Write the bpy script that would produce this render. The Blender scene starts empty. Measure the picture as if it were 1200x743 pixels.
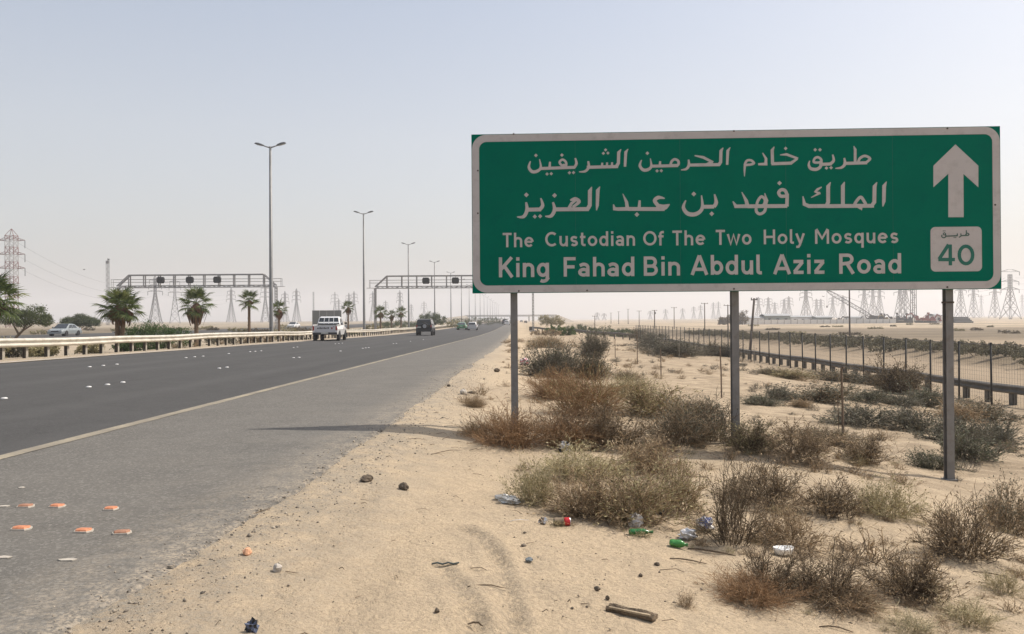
import bpy, math, random
import numpy as np
from mathutils import Vector, Matrix
R = math.radians
sc = bpy.context.scene
COL = sc.collection

# ---------------------------------------------------------------- camera
HAZE_DENSITY = .0005
EYE = Vector((0.0, 0.0, 1.1))
FPX = 930.0                                   # focal length in photo pixels (1200 wide)
pitch, roll = R(0.17), R(0.4)
fwd = Vector((0, math.cos(pitch), math.sin(pitch)))
rgt = Vector((math.cos(roll), 0, -math.sin(roll)))
upv = rgt.cross(fwd).normalized()
rgt = fwd.cross(upv).normalized()
cd = bpy.data.cameras.new("camera")
cam = bpy.data.objects.new("camera", cd)
COL.objects.link(cam)
m3 = Matrix((rgt, upv, -fwd)).transposed()
cam.matrix_world = Matrix.Translation(EYE) @ m3.to_4x4()
cd.sensor_width = 36.0
cd.lens = 36.0 * FPX / 1200.0
cd.clip_start = 0.05
cd.clip_end = 20000
sc.camera = cam

# ---------------------------------------------------------------- light
SUN_EL, SUN_AZ = R(52.8), R(70.0)             # azimuth from +Y towards +X
world = bpy.data.worlds.new("World")
sc.world = world
world.use_nodes = True
wn = world.node_tree
bg = wn.nodes["Background"]
sky = wn.nodes.new("ShaderNodeTexSky")
sky.sky_type = 'NISHITA'
sky.sun_disc = False
sky.sun_elevation = SUN_EL
sky.sun_rotation = SUN_AZ
sky.altitude = 0
sky.air_density = 1.0
sky.dust_density = 5.0
sky.ozone_density = 1.0
# dusty desert air: the clear-sky model is half veiled by an even pale haze that warms towards the horizon
wg = wn.nodes.new("ShaderNodeTexCoord"); ws = wn.nodes.new("ShaderNodeSeparateXYZ"); wr = wn.nodes.new("ShaderNodeValToRGB"); wm = wn.nodes.new("ShaderNodeMix")
wn.links.new(wg.outputs["Generated"], ws.inputs[0]); wn.links.new(ws.outputs["Z"], wr.inputs[0])
cr = wr.color_ramp; cr.elements[0].position = 0.0; cr.elements[0].color = (.90, .86, .82, 1); cr.elements[1].position = 1.0; cr.elements[1].color = (.50, .57, .70, 1)
for p_, c_ in ((.09, (.90, .89, .855, 1)), (.22, (.865, .86, .84, 1)), (.38, (.64, .69, .76, 1))):
    e_ = cr.elements.new(p_); e_.color = c_
wv = wn.nodes.new("ShaderNodeVectorMath"); wv.operation = 'SCALE'; wv.inputs['Scale'].default_value = 4.35
wn.links.new(wr.outputs[0], wv.inputs[0])
wm.data_type = 'RGBA'; wm.inputs['Factor'].default_value = .52
wn.links.new(sky.outputs[0], wm.inputs['A']); wn.links.new(wv.outputs[0], wm.inputs['B'])
wn.links.new(wm.outputs['Result'], bg.inputs[0])
bg.inputs[1].default_value = 0.145
sl = bpy.data.lights.new("sun", 'SUN')
sl.energy = 3.4
sl.angle = R(0.55)
sl.color = (1.0, 0.93, 0.84)
so = bpy.data.objects.new("sun", sl)
COL.objects.link(so)
sdir = Vector((math.sin(SUN_AZ) * math.cos(SUN_EL), math.cos(SUN_AZ) * math.cos(SUN_EL), math.sin(SUN_EL)))
so.rotation_euler = sdir.to_track_quat('Z', 'Y').to_euler()
so.location = (20, 5, 40)
sc.view_settings.view_transform = 'Standard'
sc.view_settings.look = 'None'
sc.view_settings.exposure = 0.45
sc.view_settings.gamma = 1.0
sc.view_settings.use_curve_mapping = False
sc.cycles.volume_bounces = 1
sc.cycles.max_bounces = 8
sc.cycles.transparent_max_bounces = 16
sc.cycles.volume_max_steps = 64

# ---------------------------------------------------------------- noise + terrain height
def _hash(ix, iy, s):
    n = (ix.astype(np.int64) * 374761393 + iy.astype(np.int64) * 668265263 + s * 2147483647) & 0x7fffffff
    n = ((n ^ (n >> 13)) * 1274126177) & 0x7fffffff
    n = n ^ (n >> 16)
    return (n & 0xffffff) / float(0xffffff)
def vnoise(x, y, s=0):
    x = np.asarray(x, float); y = np.asarray(y, float)
    ix = np.floor(x); iy = np.floor(y); fx = x - ix; fy = y - iy
    fx = fx * fx * (3 - 2 * fx); fy = fy * fy * (3 - 2 * fy)
    a = _hash(ix, iy, s); b = _hash(ix + 1, iy, s); c = _hash(ix, iy + 1, s); d = _hash(ix + 1, iy + 1, s)
    return (a * (1 - fx) + b * fx) * (1 - fy) + (c * (1 - fx) + d * fx) * fy
def fbm(x, y, o=4, s=0):
    t = 0; a = .5
    for k in range(o):
        t = t + a * (vnoise(np.asarray(x) * 2 ** k, np.asarray(y) * 2 ** k, s + k * 7) - .5) * 2
        a *= .5
    return t
SL = 0.0087                                    # heading of the road (dx/dy)
ZR_Y = [-60, 0, 90, 120, 150, 220, 300, 480, 700, 1200, 9000]
ZR_Z = [.5, 0, -.725, -.84, -.90, -.80, -.65, -.50, -.5, -.5, -.5]
PU = [-9000, -1500, -500, -200, -74, -64, -38, -32, -24, -19.5, -17.2, -15.0, -4.5, -1.45, -1.1, 0, 1.4, 2.6, 3.4, 4.2, 5.1, 7.0, 9.5, 13, 16, 28, 31, 34, 40, 300, 900, 9000]
PZ = [4.0, 1.2, -.2, -.4, -.10, .28, .28, -.02, -.22, -.03, .08, .105, 0, -.045, -.07, -.19, -.31, -.42, -.55, -.74, -.90, -1.03, -1.25, -1.7, -1.93, -1.97, -1.35, -1.45, -1.93, -1.8, -1.0, 1.0]
def zr(y): return np.interp(y, ZR_Y, ZR_Z)
def sedge(y):                                  # u of the ragged right-hand asphalt edge
    y = np.asarray(y, float)
    return (-1.60 - .10 * np.clip((6 - y) / 3, 0, 1) + np.minimum(np.maximum(y, 0), 48) * .0112
            + .10 * fbm(y * .45, y * 0 + 3.3, 3, 91) * np.clip(y / 8, .5, 1.6) + .03 * fbm(y * 3.1, y * 0 + 7.1, 3, 17) + .022 * fbm(y * 11, y * 0 + 1.7, 2, 23))
BUMPS = []                                     # (x, y, radius, height)
def height(x, y, roads=True):
    x = np.asarray(x, float); y = np.asarray(y, float)
    u = x - SL * y
    z = np.interp(u, PU, PZ)
    w = np.interp(u, [-300, -90, -.5, 7], [0, 1, 1, 0])
    z = z + zr(y) * w
    d = u - sedge(y)                           # metres beyond the asphalt
    near = np.clip((d - .08) / 1.6, 0, 1)
    z = z + near * (.05 * fbm(x * .42, y * .42, 3, 5) + .022 * fbm(x * 2.1, y * 2.1, 3, 9) + .011 * fbm(x * 5.2, y * 4.6, 3, 13) + .09 * fbm(x * .13 + 4, y * .13, 2, 31) * np.clip((y - 5) / 10, 0, 1))
    z = z + .007 * fbm(x * 7, y * 7, 2, 77) * np.clip(d / .1, 0, 1)
    lf = np.clip((-16.2 - u) / 2.5, 0, 1) * np.clip((y + 20) / 20, 0, 1)
    z = z + lf * (.10 * fbm(x * .23, y * .23, 3, 41))
    far = np.clip((np.hypot(x, y) - 120) / 300, 0, 1) * np.clip((np.abs(u + 5) - 20) / 60, 0, 1)
    z = z + far * (.9 * fbm(x * .006, y * .006, 3, 51) + .25 * fbm(x * .03, y * .03, 2, 53))
    for bx, by, br, bh in BUMPS:
        z = z + bh * np.exp(-((x - bx) ** 2 + (y - by) ** 2) / (br * br)) * np.clip(d / .5, 0, 1)
    if roads:                                  # sink below the carriageways
        m = np.clip((u + 15.0) / .1, 0, 1) * np.clip((-d - .03 - .16 * np.clip(fbm(x * 5, y * 5, 3, 63) + .25, 0, 1)) / .05, 0, 1)
        z = z + .014 * np.exp(-(d / .16) ** 2) * (fbm(x * 4, y * 4, 3, 64) - .25)
        z = z - .05 * m
        m2 = np.clip((u + 63.9) / .3, 0, 1) * np.clip((-38.1 - u) / .3, 0, 1)
        z = z - .06 * m2
    return z
def gz(x, y): return float(height(np.array([x]), np.array([y]))[0])
def zsurf(x, y):                               # road surface
    u = x - SL * y
    return float(np.interp(u, PU, PZ) + zr(y)) + .004
def ray(px, py): return (fwd + rgt * ((px - 600) / FPX) + upv * ((371.5 - py) / FPX))
def at(px, py, y):                             # the point seen at that photo pixel, y metres ahead
    d = ray(px, py); return EYE + d * (y / d.y)
def ground(px, py, hint=None):                 # where that line of sight meets the ground
    d = ray(px, py)
    ys = np.geomspace(1.5, 3000, 3000)
    X = EYE.x + d.x / d.y * ys; Z = EYE.z + d.z / d.y * ys
    g = height(X, ys)
    i = np.argmax(Z < g)
    return Vector((float(X[i]), float(ys[i]), float(g[i])))
def gat(px, y):                                # ground point y metres ahead in that photo column
    x = at(px, 372, y).x
    return Vector((x, y, gz(x, y)))
g_ = ground
BUMPS += [(.9, 15.5, .8, .10), (1.9, 36, 1.6, .30), (3.5, 7.2, .8, .06), (5.6, 8.2, .9, .05), (4.2, 10.5, 1.2, .1), (1.2, 27, 1.2, .14), (3.4, 5.7, .9, .05), (.6, 50, 2.0, .22)]

# ---------------------------------------------------------------- mesh helpers
class MB:
    def __init__(s): s.v = []; s.f = []; s.m = []; s.k = 0
    def add(s, vs, fs, k=None):
        o = len(s.v); s.v += [tuple(p) for p in vs]
        for f in fs: s.f.append(tuple(i + o for i in f)); s.m.append(s.k if k is None else k)
    def box(s, c, d, rz=0, k=None, M=None):
        hx, hy, hz = d[0] / 2, d[1] / 2, d[2] / 2
        P = [Vector((x, y, z)) for x in (-hx, hx) for y in (-hy, hy) for z in (-hz, hz)]
        if M is not None: P = [M @ p for p in P]
        if rz: q = Matrix.Rotation(rz, 3, 'Z'); P = [q @ p for p in P]
        c = Vector(c)
        s.add([p + c for p in P], [(0, 1, 3, 2), (4, 6, 7, 5), (0, 4, 5, 1), (2, 3, 7, 6), (0, 2, 6, 4), (1, 5, 7, 3)], k)
    def beam(s, a, b, w, h=None, k=None, up=(0, 0, 1)):
        a = Vector(a); b = Vector(b); h = h or w
        d = (b - a).normalized(); up = Vector(up)
        x = d.cross(up)
        if x.length < 1e-4: x = d.cross(Vector((0, 1, 0)))
        x.normalize(); z = x.cross(d)
        P = [p + x * (i * w / 2) + z * (j * h / 2) for p in (a, b) for i, j in ((-1, -1), (1, -1), (1, 1), (-1, 1))]
        s.add(P, [(3, 2, 1, 0), (4, 5, 6, 7), (0, 1, 5, 4), (1, 2, 6, 5), (2, 3, 7, 6), (3, 0, 4, 7)], k)
    def tube(s, pts, rs, n=6, k=None, cap=True):
        pts = [Vector(p) for p in pts]
        if not hasattr(rs, '__len__'): rs = [rs] * len(pts)
        P = []; up = None
        for i, p in enumerate(pts):
            d = (pts[min(i + 1, len(pts) - 1)] - pts[max(i - 1, 0)]).normalized()
            if up is None: up = Vector((0, 0, 1)) if abs(d.z) < .9 else Vector((1, 0, 0))
            x = d.cross(up).normalized(); z = x.cross(d); up = z
            for j in range(n):
                a = 2 * math.pi * j / n
                P.append(p + x * (math.cos(a) * rs[i]) + z * (math.sin(a) * rs[i]))
        F = [(i * n + j, i * n + (j + 1) % n, (i + 1) * n + (j + 1) % n, (i + 1) * n + j) for i in range(len(pts) - 1) for j in range(n)]
        if cap: F += [tuple(range(n - 1, -1, -1)), tuple((len(pts) - 1) * n + j for j in range(n))]
        s.add(P, F, k)
    def quad(s, a, b, c, d, k=None): s.add([a, b, c, d], [(0, 1, 2, 3)], k)
    def slab(s, quad, t, k=None):              # a quad given some thickness along its own normal
        q = [Vector(p) for p in quad]
        n = (q[1] - q[0]).cross(q[-1] - q[0]).normalized() * t
        m = len(q)
        s.add([p + n for p in q] + q, [tuple(range(m)), tuple(range(2 * m - 1, m - 1, -1))] + [(i, i + m, (i + 1) % m + m, (i + 1) % m) for i in range(m)], k)
    def lathe(s, c, prof, n=16, k=None, axis='Z'):
        P = []
        for r, z in prof:
            for j in range(n):
                a = 2 * math.pi * j / n
                q = (r * math.cos(a), r * math.sin(a), z)
                if axis == 'X': q = (z, q[0], q[1])
                if axis == 'Y': q = (q[0], z, q[1])
                P.append(Vector(q) + Vector(c))
        F = [(i * n + j, i * n + (j + 1) % n, (i + 1) * n + (j + 1) % n, (i + 1) * n + j) for i in range(len(prof) - 1) for j in range(n)]
        s.add(P, F, k)
    def loft(s, secs, k=None, cap=True):
        n = len(secs[0]); P = [p for q in secs for p in q]
        F = [(i * n + j, i * n + (j + 1) % n, (i + 1) * n + (j + 1) % n, (i + 1) * n + j) for i in range(len(secs) - 1) for j in range(n)]
        if cap: F += [tuple(range(n - 1, -1, -1)), tuple((len(secs) - 1) * n + j for j in range(n))]
        s.add(P, F, k)
    def mesh(s, name, mats, smooth=False):
        me = bpy.data.meshes.new(name)
        me.from_pydata(s.v, [], s.f)
        for m in (mats if isinstance(mats, (list, tuple)) else [mats]): me.materials.append(m)
        if any(s.m): me.polygons.foreach_set('material_index', s.m)
        if smooth: me.polygons.foreach_set('use_smooth', [True] * len(s.f))
        me.update()
        return me
    def build(s, name, mats, parent=None, smooth=False):
        return link(name, s.mesh(name, mats, smooth), parent)
def link(name, me, parent=None):
    o = bpy.data.objects.new(name, me); COL.objects.link(o)
    if parent is not None: o.parent = parent
    return o
def tag(o, label=None, cat=None, group=None, kind=None):
    if label: o['label'] = label
    if cat: o['category'] = cat
    if group: o['group'] = group
    if kind: o['kind'] = kind
    return o
def empty(name, loc, rz=0, label=None, cat=None, group=None):
    o = bpy.data.objects.new(name, None); COL.objects.link(o)
    o.location = loc; o.rotation_euler = (0, 0, rz)
    return tag(o, label, cat, group)
KIDS = {}
def copy_tree(o, parent=None, kids=None):
    c = o.copy(); COL.objects.link(c)
    if parent is not None: c.parent = parent
    for ch in list(o.children): copy_tree(ch, c)
    return c

# ---------------------------------------------------------------- materials
def pmat(name, col, rough=.8, metal=0., var=.12, scale=8., bump=0., bscale=60., spec=.5, trans=0., dirt=None, dscale=3.):
    m = bpy.data.materials.new(name); m.use_nodes = True
    nt = m.node_tree; b = nt.nodes['Principled BSDF']
    b.inputs['Roughness'].default_value = rough
    b.inputs['Metallic'].default_value = metal
    b.inputs['Specular IOR Level'].default_value = spec
    if trans: b.inputs['Transmission Weight'].default_value = trans
    tc = nt.nodes.new('ShaderNodeTexCoord')
    n = nt.nodes.new('ShaderNodeTexNoise'); n.inputs['Scale'].default_value = scale; n.inputs['Detail'].default_value = 5
    nt.links.new(tc.outputs['Object'], n.inputs['Vector'])
    r = nt.nodes.new('ShaderNodeValToRGB')
    lo = [max(0, c * (1 - var)) for c in col[:3]]; hi = [min(1, c * (1 + var)) for c in col[:3]]
    r.color_ramp.elements[0].position = .3; r.color_ramp.elements[1].position = .7
    r.color_ramp.elements[0].color = (*lo, 1); r.color_ramp.elements[1].color = (*hi, 1)
    nt.links.new(n.outputs['Fac'], r.inputs['Fac'])
    out = r.outputs['Color']
    if dirt:
        n2 = nt.nodes.new('ShaderNodeTexNoise'); n2.inputs['Scale'].default_value = dscale; n2.inputs['Detail'].default_value = 8; n2.inputs['Roughness'].default_value = .7
        nt.links.new(tc.outputs['Object'], n2.inputs['Vector'])
        r2 = nt.nodes.new('ShaderNodeValToRGB'); r2.color_ramp.elements[0].position = .5; r2.color_ramp.elements[1].position = .75
        nt.links.new(n2.outputs['Fac'], r2.inputs['Fac'])
        mx = nt.nodes.new('ShaderNodeMix'); mx.data_type = 'RGBA'
        nt.links.new(r2.outputs['Color'], mx.inputs['Factor'])
        nt.links.new(out, mx.inputs['A']); mx.inputs['B'].default_value = (*dirt, 1)
        out = mx.outputs['Result']
    nt.links.new(out, b.inputs['Base Color'])
    if bump:
        n3 = nt.nodes.new('ShaderNodeTexNoise'); n3.inputs['Scale'].default_value = bscale; n3.inputs['Detail'].default_value = 4
        nt.links.new(tc.outputs['Object'], n3.inputs['Vector'])
        bp = nt.nodes.new('ShaderNodeBump'); bp.inputs['Strength'].default_value = bump; bp.inputs['Distance'].default_value = .02
        nt.links.new(n3.outputs['Fac'], bp.inputs['Height']); nt.links.new(bp.outputs['Normal'], b.inputs['Normal'])
    return m
def leafmat(name, c1, c2, rough=.7, transl=.25):
    m = bpy.data.materials.new(name); m.use_nodes = True
    nt = m.node_tree; b = nt.nodes['Principled BSDF']; out = nt.nodes['Material Output']
    g = nt.nodes.new('ShaderNodeNewGeometry')
    r = nt.nodes.new('ShaderNodeValToRGB')
    r.color_ramp.elements[0].color = (*c1, 1); r.color_ramp.elements[1].color = (*c2, 1)
    nt.links.new(g.outputs['Random Per Island'], r.inputs['Fac'])
    nt.links.new(r.outputs['Color'], b.inputs['Base Color'])
    b.inputs['Roughness'].default_value = rough; b.inputs['Specular IOR Level'].default_value = .25
    t = nt.nodes.new('ShaderNodeBsdfTranslucent'); nt.links.new(r.outputs['Color'], t.inputs['Color'])
    mx = nt.nodes.new('ShaderNodeMixShader'); mx.inputs[0].default_value = transl
    nt.links.new(b.outputs[0], mx.inputs[1]); nt.links.new(t.outputs[0], mx.inputs[2]); nt.links.new(mx.outputs[0], out.inputs['Surface'])
    return m
class NT:
    """small node-graph writer for the ground and asphalt"""
    def __init__(s, name):
        s.m = bpy.data.materials.new(name); s.m.use_nodes = True; s.t = s.m.node_tree; s.b = s.t.nodes['Principled BSDF']
        s.geo = s.t.nodes.new('ShaderNodeNewGeometry').outputs['Position']
        s.b.inputs['Specular IOR Level'].default_value = .2
    def put(s, sock, v):
        if isinstance(v, (int, float)): sock.default_value = v
        elif isinstance(v, tuple): sock.default_value = (*v, 1) if len(v) == 3 else v
        else: s.t.links.new(v, sock)
    def noise(s, scale, detail=5, rough=.55, vec=None, stretch=None):
        n = s.t.nodes.new('ShaderNodeTexNoise'); n.inputs['Scale'].default_value = scale; n.inputs['Detail'].default_value = detail; n.inputs['Roughness'].default_value = rough
        v = vec or s.geo
        if stretch:
            mp = s.t.nodes.new('ShaderNodeMapping'); mp.inputs['Scale'].default_value = stretch; s.t.links.new(v, mp.inputs['Vector']); v = mp.outputs['Vector']
        s.t.links.new(v, n.inputs['Vector']); return n.outputs['Fac']
    def voro(s, scale):
        n = s.t.nodes.new('ShaderNodeTexVoronoi'); n.inputs['Scale'].default_value = scale; s.t.links.new(s.geo, n.inputs['Vector']); return n
    def ramp(s, v, a, b):
        n = s.t.nodes.new('ShaderNodeMapRange'); n.inputs['From Min'].default_value = a; n.inputs['From Max'].default_value = b; n.clamp = True
        s.put(n.inputs['Value'], v); return n.outputs['Result']
    def math(s, op, a, b=0.):
        n = s.t.nodes.new('ShaderNodeMath'); n.operation = op; s.put(n.inputs[0], a); s.put(n.inputs[1], b); return n.outputs[0]
    def mix(s, f, a, b):
        n = s.t.nodes.new('ShaderNodeMix'); n.data_type = 'RGBA'; s.put(n.inputs['Factor'], f); s.put(n.inputs['A'], a); s.put(n.inputs['B'], b); return n.outputs['Result']
    def attr(s, name):
        n = s.t.nodes.new('ShaderNodeAttribute'); n.attribute_name = name; return n.outputs['Fac']
    def bump(s, h, dist, strength=1., prev=None):
        n = s.t.nodes.new('ShaderNodeBump'); n.inputs['Distance'].default_value = dist; n.inputs['Strength'].default_value = strength
        s.t.links.new(h, n.inputs['Height'])
        if prev is not None: s.t.links.new(prev, n.inputs['Normal'])
        return n.outputs['Normal']

# ================================================================ GROUND
def grid_mesh(name, X, Y, Z, mat, attrs={}):
    ny, nx = X.shape
    me = bpy.data.meshes.new(name)
    co = np.stack([X, Y, Z], -1).reshape(-1, 3).astype(np.float32)
    i = np.arange(ny * nx).reshape(ny, nx)
    q = np.stack([i[:-1, :-1], i[:-1, 1:], i[1:, 1:], i[1:, :-1]], -1).reshape(-1)
    nf = (ny - 1) * (nx - 1)
    me.vertices.add(len(co)); me.vertices.foreach_set('co', co.reshape(-1))
    me.loops.add(nf * 4); me.loops.foreach_set('vertex_index', q.astype(np.int32))
    me.polygons.add(nf); me.polygons.foreach_set('loop_start', np.arange(0, nf * 4, 4, dtype=np.int32))
    me.polygons.foreach_set('loop_total', np.full(nf, 4, np.int32))
    me.update(calc_edges=True); me.validate()
    me.polygons.foreach_set('use_smooth', [True] * nf)
    for k, a in attrs.items():
        at_ = me.attributes.new(k, 'FLOAT', 'POINT'); at_.data.foreach_set('value', a.reshape(-1).astype(np.float32))
    me.materials.append(mat)
    return me

# tyre tracks pressed into the sand
def poly_dist(X, Y, pts):
    best = np.full(X.shape, 9.); along = np.zeros(X.shape); side = np.zeros(X.shape); L = 0
    for a, b in zip(pts[:-1], pts[1:]):
        ax, ay = a.x, a.y; dx, dy = b.x - a.x, b.y - a.y; l2 = dx * dx + dy * dy; l = math.sqrt(l2)
        t = np.clip(((X - ax) * dx + (Y - ay) * dy) / l2, 0, 1)
        d = np.hypot(X - ax - t * dx, Y - ay - t * dy)
        sg = ((X - ax) * dy - (Y - ay) * dx) / l
        m = d < best
        best = np.where(m, d, best); along = np.where(m, L + t * l, along); side = np.where(m, sg, side); L += l
    return best, along, side
TRACKS = [[ground(*p) for p in ((560, 742), (554, 722), (545, 702), (534, 684), (520, 668), (512, 660))],
          [ground(*p) for p in ((606, 742), (600, 712), (592, 684), (584, 656), (574, 640), (560, 627), (546, 621))]]

def build_ground():
    def spread(fine, lo, hi, step, far, ratio):
        a = list(np.arange(lo, hi, step)); s = step; r = hi
        while r < far: a.append(r); s *= ratio; r += s
        s = step; l = lo - step; b = []
        while l > -far: b.append(l); s *= ratio; l -= s
        return np.array(b[::-1] + a + [far])
    xs = spread(0, -2.4, 6.5, .035, 5000, 1.075)
    ys = []
    y = 1.9
    while y < 6.5: ys.append(y); y += .03
    s = .03
    while y < 6000: ys.append(y); s *= 1.022 if s < .6 else 1.05; y += s
    b = []; y = 1.9; s = .05
    while y > -400: s *= 1.3; y -= s; b.append(y)
    ys = np.array(b[::-1] + ys + [6000.])
    X, Y = np.meshgrid(xs, ys)
    Z = height(X, Y)
    near = (Y < 9) & (Y > 1) & (np.abs(X) < 6)
    for pts in TRACKS:
        d, al, sd = poly_dist(X[near], Y[near], pts)
        w = .055
        core = np.clip((w - d) / .03, 0, 1)
        rim = np.exp(-((d - w - .03) / .03) ** 2)
        tread = (np.sin((al * 1 + np.abs(sd) * .8) * 2 * math.pi / .09) > .0) * .020
        fade = np.clip(al / .05, 0, 1) * (.45 + .55 * vnoise(al * 5, al * 0, 3))
        Z[near] += (-.034 * core + tread * core + .018 * rim) * fade
    U = X - SL * Y
    edge = U - sedge(Y)
    ruts = np.zeros_like(X)                                # shallow scuffs of cars that pulled off along the verge
    for c0, wv, am in ((-.95, .10, .006), (-.62, .12, .008), (.02, .11, .007), (.38, .10, .006)):
        cu = c0 + .10 * np.sin(Y * .5 + c0 * 4)
        k_ = np.exp(-((U - cu) / wv) ** 4) * np.clip((14 - Y) / 6, 0, 1) * np.clip(fbm(U * 0 + c0, Y * .8, 2, 44) + .55, 0, 1) * np.clip(edge / .15, 0, 1)
        Z = Z - am * k_ * (1 + .9 * np.sign(np.sin(Y * 2 * math.pi / .085 + np.abs(U - cu) * 30))); ruts = np.maximum(ruts, k_)
    tr = ruts * .45
    for pts in TRACKS:
        d, al, sd = poly_dist(X[near], Y[near], pts)
        tr[near] = np.maximum(tr[near], np.clip((.09 - d) / .04, 0, 1))
    n = NT('sandy_ground'); g = n.geo
    sand = n.mix(n.noise(.9, 6, .6), (0.489, 0.378, 0.249), (0.576, 0.457, 0.311))
    sand = n.mix(n.ramp(n.noise(3.5, 7, .62), .46, .72), sand, (0.437, 0.349, 0.242))
    # broad patches: pale blown sand, brown crusted silt
    sand = n.mix(n.ramp(n.noise(.12, 5, .6), .5, .66), sand, (0.409, 0.318, 0.213))
    sand = n.mix(n.math('MULTIPLY', n.ramp(n.noise(.35, 6, .65, stretch=(1, .35, 1)), .5, .62), .55), sand, (0.350, 0.275, 0.190))
    # darker crumbs and grit
    crumbs = n.ramp(n.noise(42, 3, .6), .60, .70)
    patch = n.ramp(n.noise(1.7, 4, .6), .42, .62)
    sand = n.mix(n.math('MULTIPLY', crumbs, n.math('ADD', n.math('MULTIPLY', patch, .5), .22)), sand, (0.209, 0.174, 0.134))
    sand = n.mix(n.math('MULTIPLY', n.ramp(n.noise(130, 2, .5), .58, .72), .5), sand, (0.262, 0.219, 0.169))
    mot = n.ramp(n.noise(46, 5, .75), .38, .60); sand = n.mix(n.math('MULTIPLY', n.math('SUBTRACT', 1.0, mot), .52), sand, (0.278, 0.219, 0.153))
    sand = n.mix(n.math('MULTIPLY', n.ramp(n.noise(24, 5, .7), .56, .70), .35), sand, (0.614, 0.493, 0.360))
    # grey asphalt crumbs that wash off the road edge
    e = n.attr('edge')
    eg = n.math('MULTIPLY', n.ramp(e, 1.1, .0), n.math('MULTIPLY', n.ramp(n.noise(5, 6, .7), .36, .56), n.ramp(n.noise(46, 5, .8), .38, .56)))
    sand = n.mix(n.math('MULTIPLY', eg, .85), sand, (0.235, 0.219, 0.184))
    sand = n.mix(n.math('MULTIPLY', n.attr('track'), n.math('MULTIPLY', n.ramp(n.noise(38, 4, .7), .44, .56), .6)), sand, (0.262, 0.219, 0.160))
    # distant plain: low scrub in streaks
    sc_ = n.attr('plain')
    st = n.ramp(n.noise(.016, 7, .62, stretch=(1, 2.6, 1)), .46, .60)
    sand = n.mix(n.math('MULTIPLY', sc_, n.math('MULTIPLY', st, .7)), sand, (0.150, 0.121, 0.080))
    st2 = n.ramp(n.noise(.25, 5, .7), .5, .62)
    sand = n.mix(n.math('MULTIPLY', sc_, n.math('MULTIPLY', st2, .4)), sand, (0.120, 0.107, 0.066))
    sand = n.mix(n.math('MULTIPLY', n.attr('dull'), .68), sand, (.225, .172, .115))
    cr_ = n.math('MULTIPLY', n.attr('crust'), n.ramp(n.noise(1.1, 7, .74, stretch=(1, 1.6, 1)), .45, .57))
    sand = n.mix(n.math('MULTIPLY', cr_, .8), sand, (.235, .18, .118))
    sb = n.attr('scrub')                                   # bands of knee-high brown scrub on the plain
    st3 = n.ramp(n.noise(.06, 7, .72, stretch=(1, 1.5, 1)), .34, .56)
    sand = n.mix(n.math('MULTIPLY', sb, n.math('ADD', n.math('MULTIPLY', st3, .5), .45)), sand, (0.130, 0.101, 0.064))
    n.put(n.b.inputs['Base Color'], sand); n.b.inputs['Roughness'].default_value = .95
    b1 = n.bump(n.noise(8, 7, .7), .06, .75); b2 = n.bump(n.noise(52, 5, .7), .012, .9, b1)
    n.put(n.b.inputs['Normal'], b2)
    plain = np.clip((np.hypot(X, Y) - 40) / 80, 0, 1) * np.clip((np.abs(U + 8) - 24) / 12, 0, 1)
    band = lambda v, a, b, c, d_: np.interp(v, [a, b, c, d_], [0, 1, 1, 0])
    wv_ = Y + 25 * fbm(X * .02, Y * .02, 3, 71)
    scrub = np.maximum(band(wv_, 112, 122, 190, 215) * band(U, 24, 30, 900, 1200), band(wv_, 95, 110, 210, 260) * band(U, -900, -700, -72, -66))
    scrub = np.maximum(scrub, band(Y, 25, 30, 130, 160) * band(U + .5 * fbm(X * .3, Y * .3, 2, 6), 28.3, 29.3, 35, 37))
    dull = np.maximum(np.clip((U - 9) / 8, 0, 1), .30 * np.clip((U - 1.5) / 2, 0, 1) * np.clip((Y - 8) / 8, 0, 1)) * np.clip((260 - Y) / 120, 0, 1)
    me = grid_mesh('ground', X, Y, Z, n.m, {'edge': np.clip(edge, -1, 50), 'track': tr, 'plain': plain, 'scrub': scrub, 'dull': dull, 'crust': np.clip((U - .9) / 1.5, 0, 1) * np.clip((Y - 6) / 5, 0, 1) * np.clip((18 - U) / 3, 0, 1)})
    return tag(link('ground', me), kind='structure')
build_ground()

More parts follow.
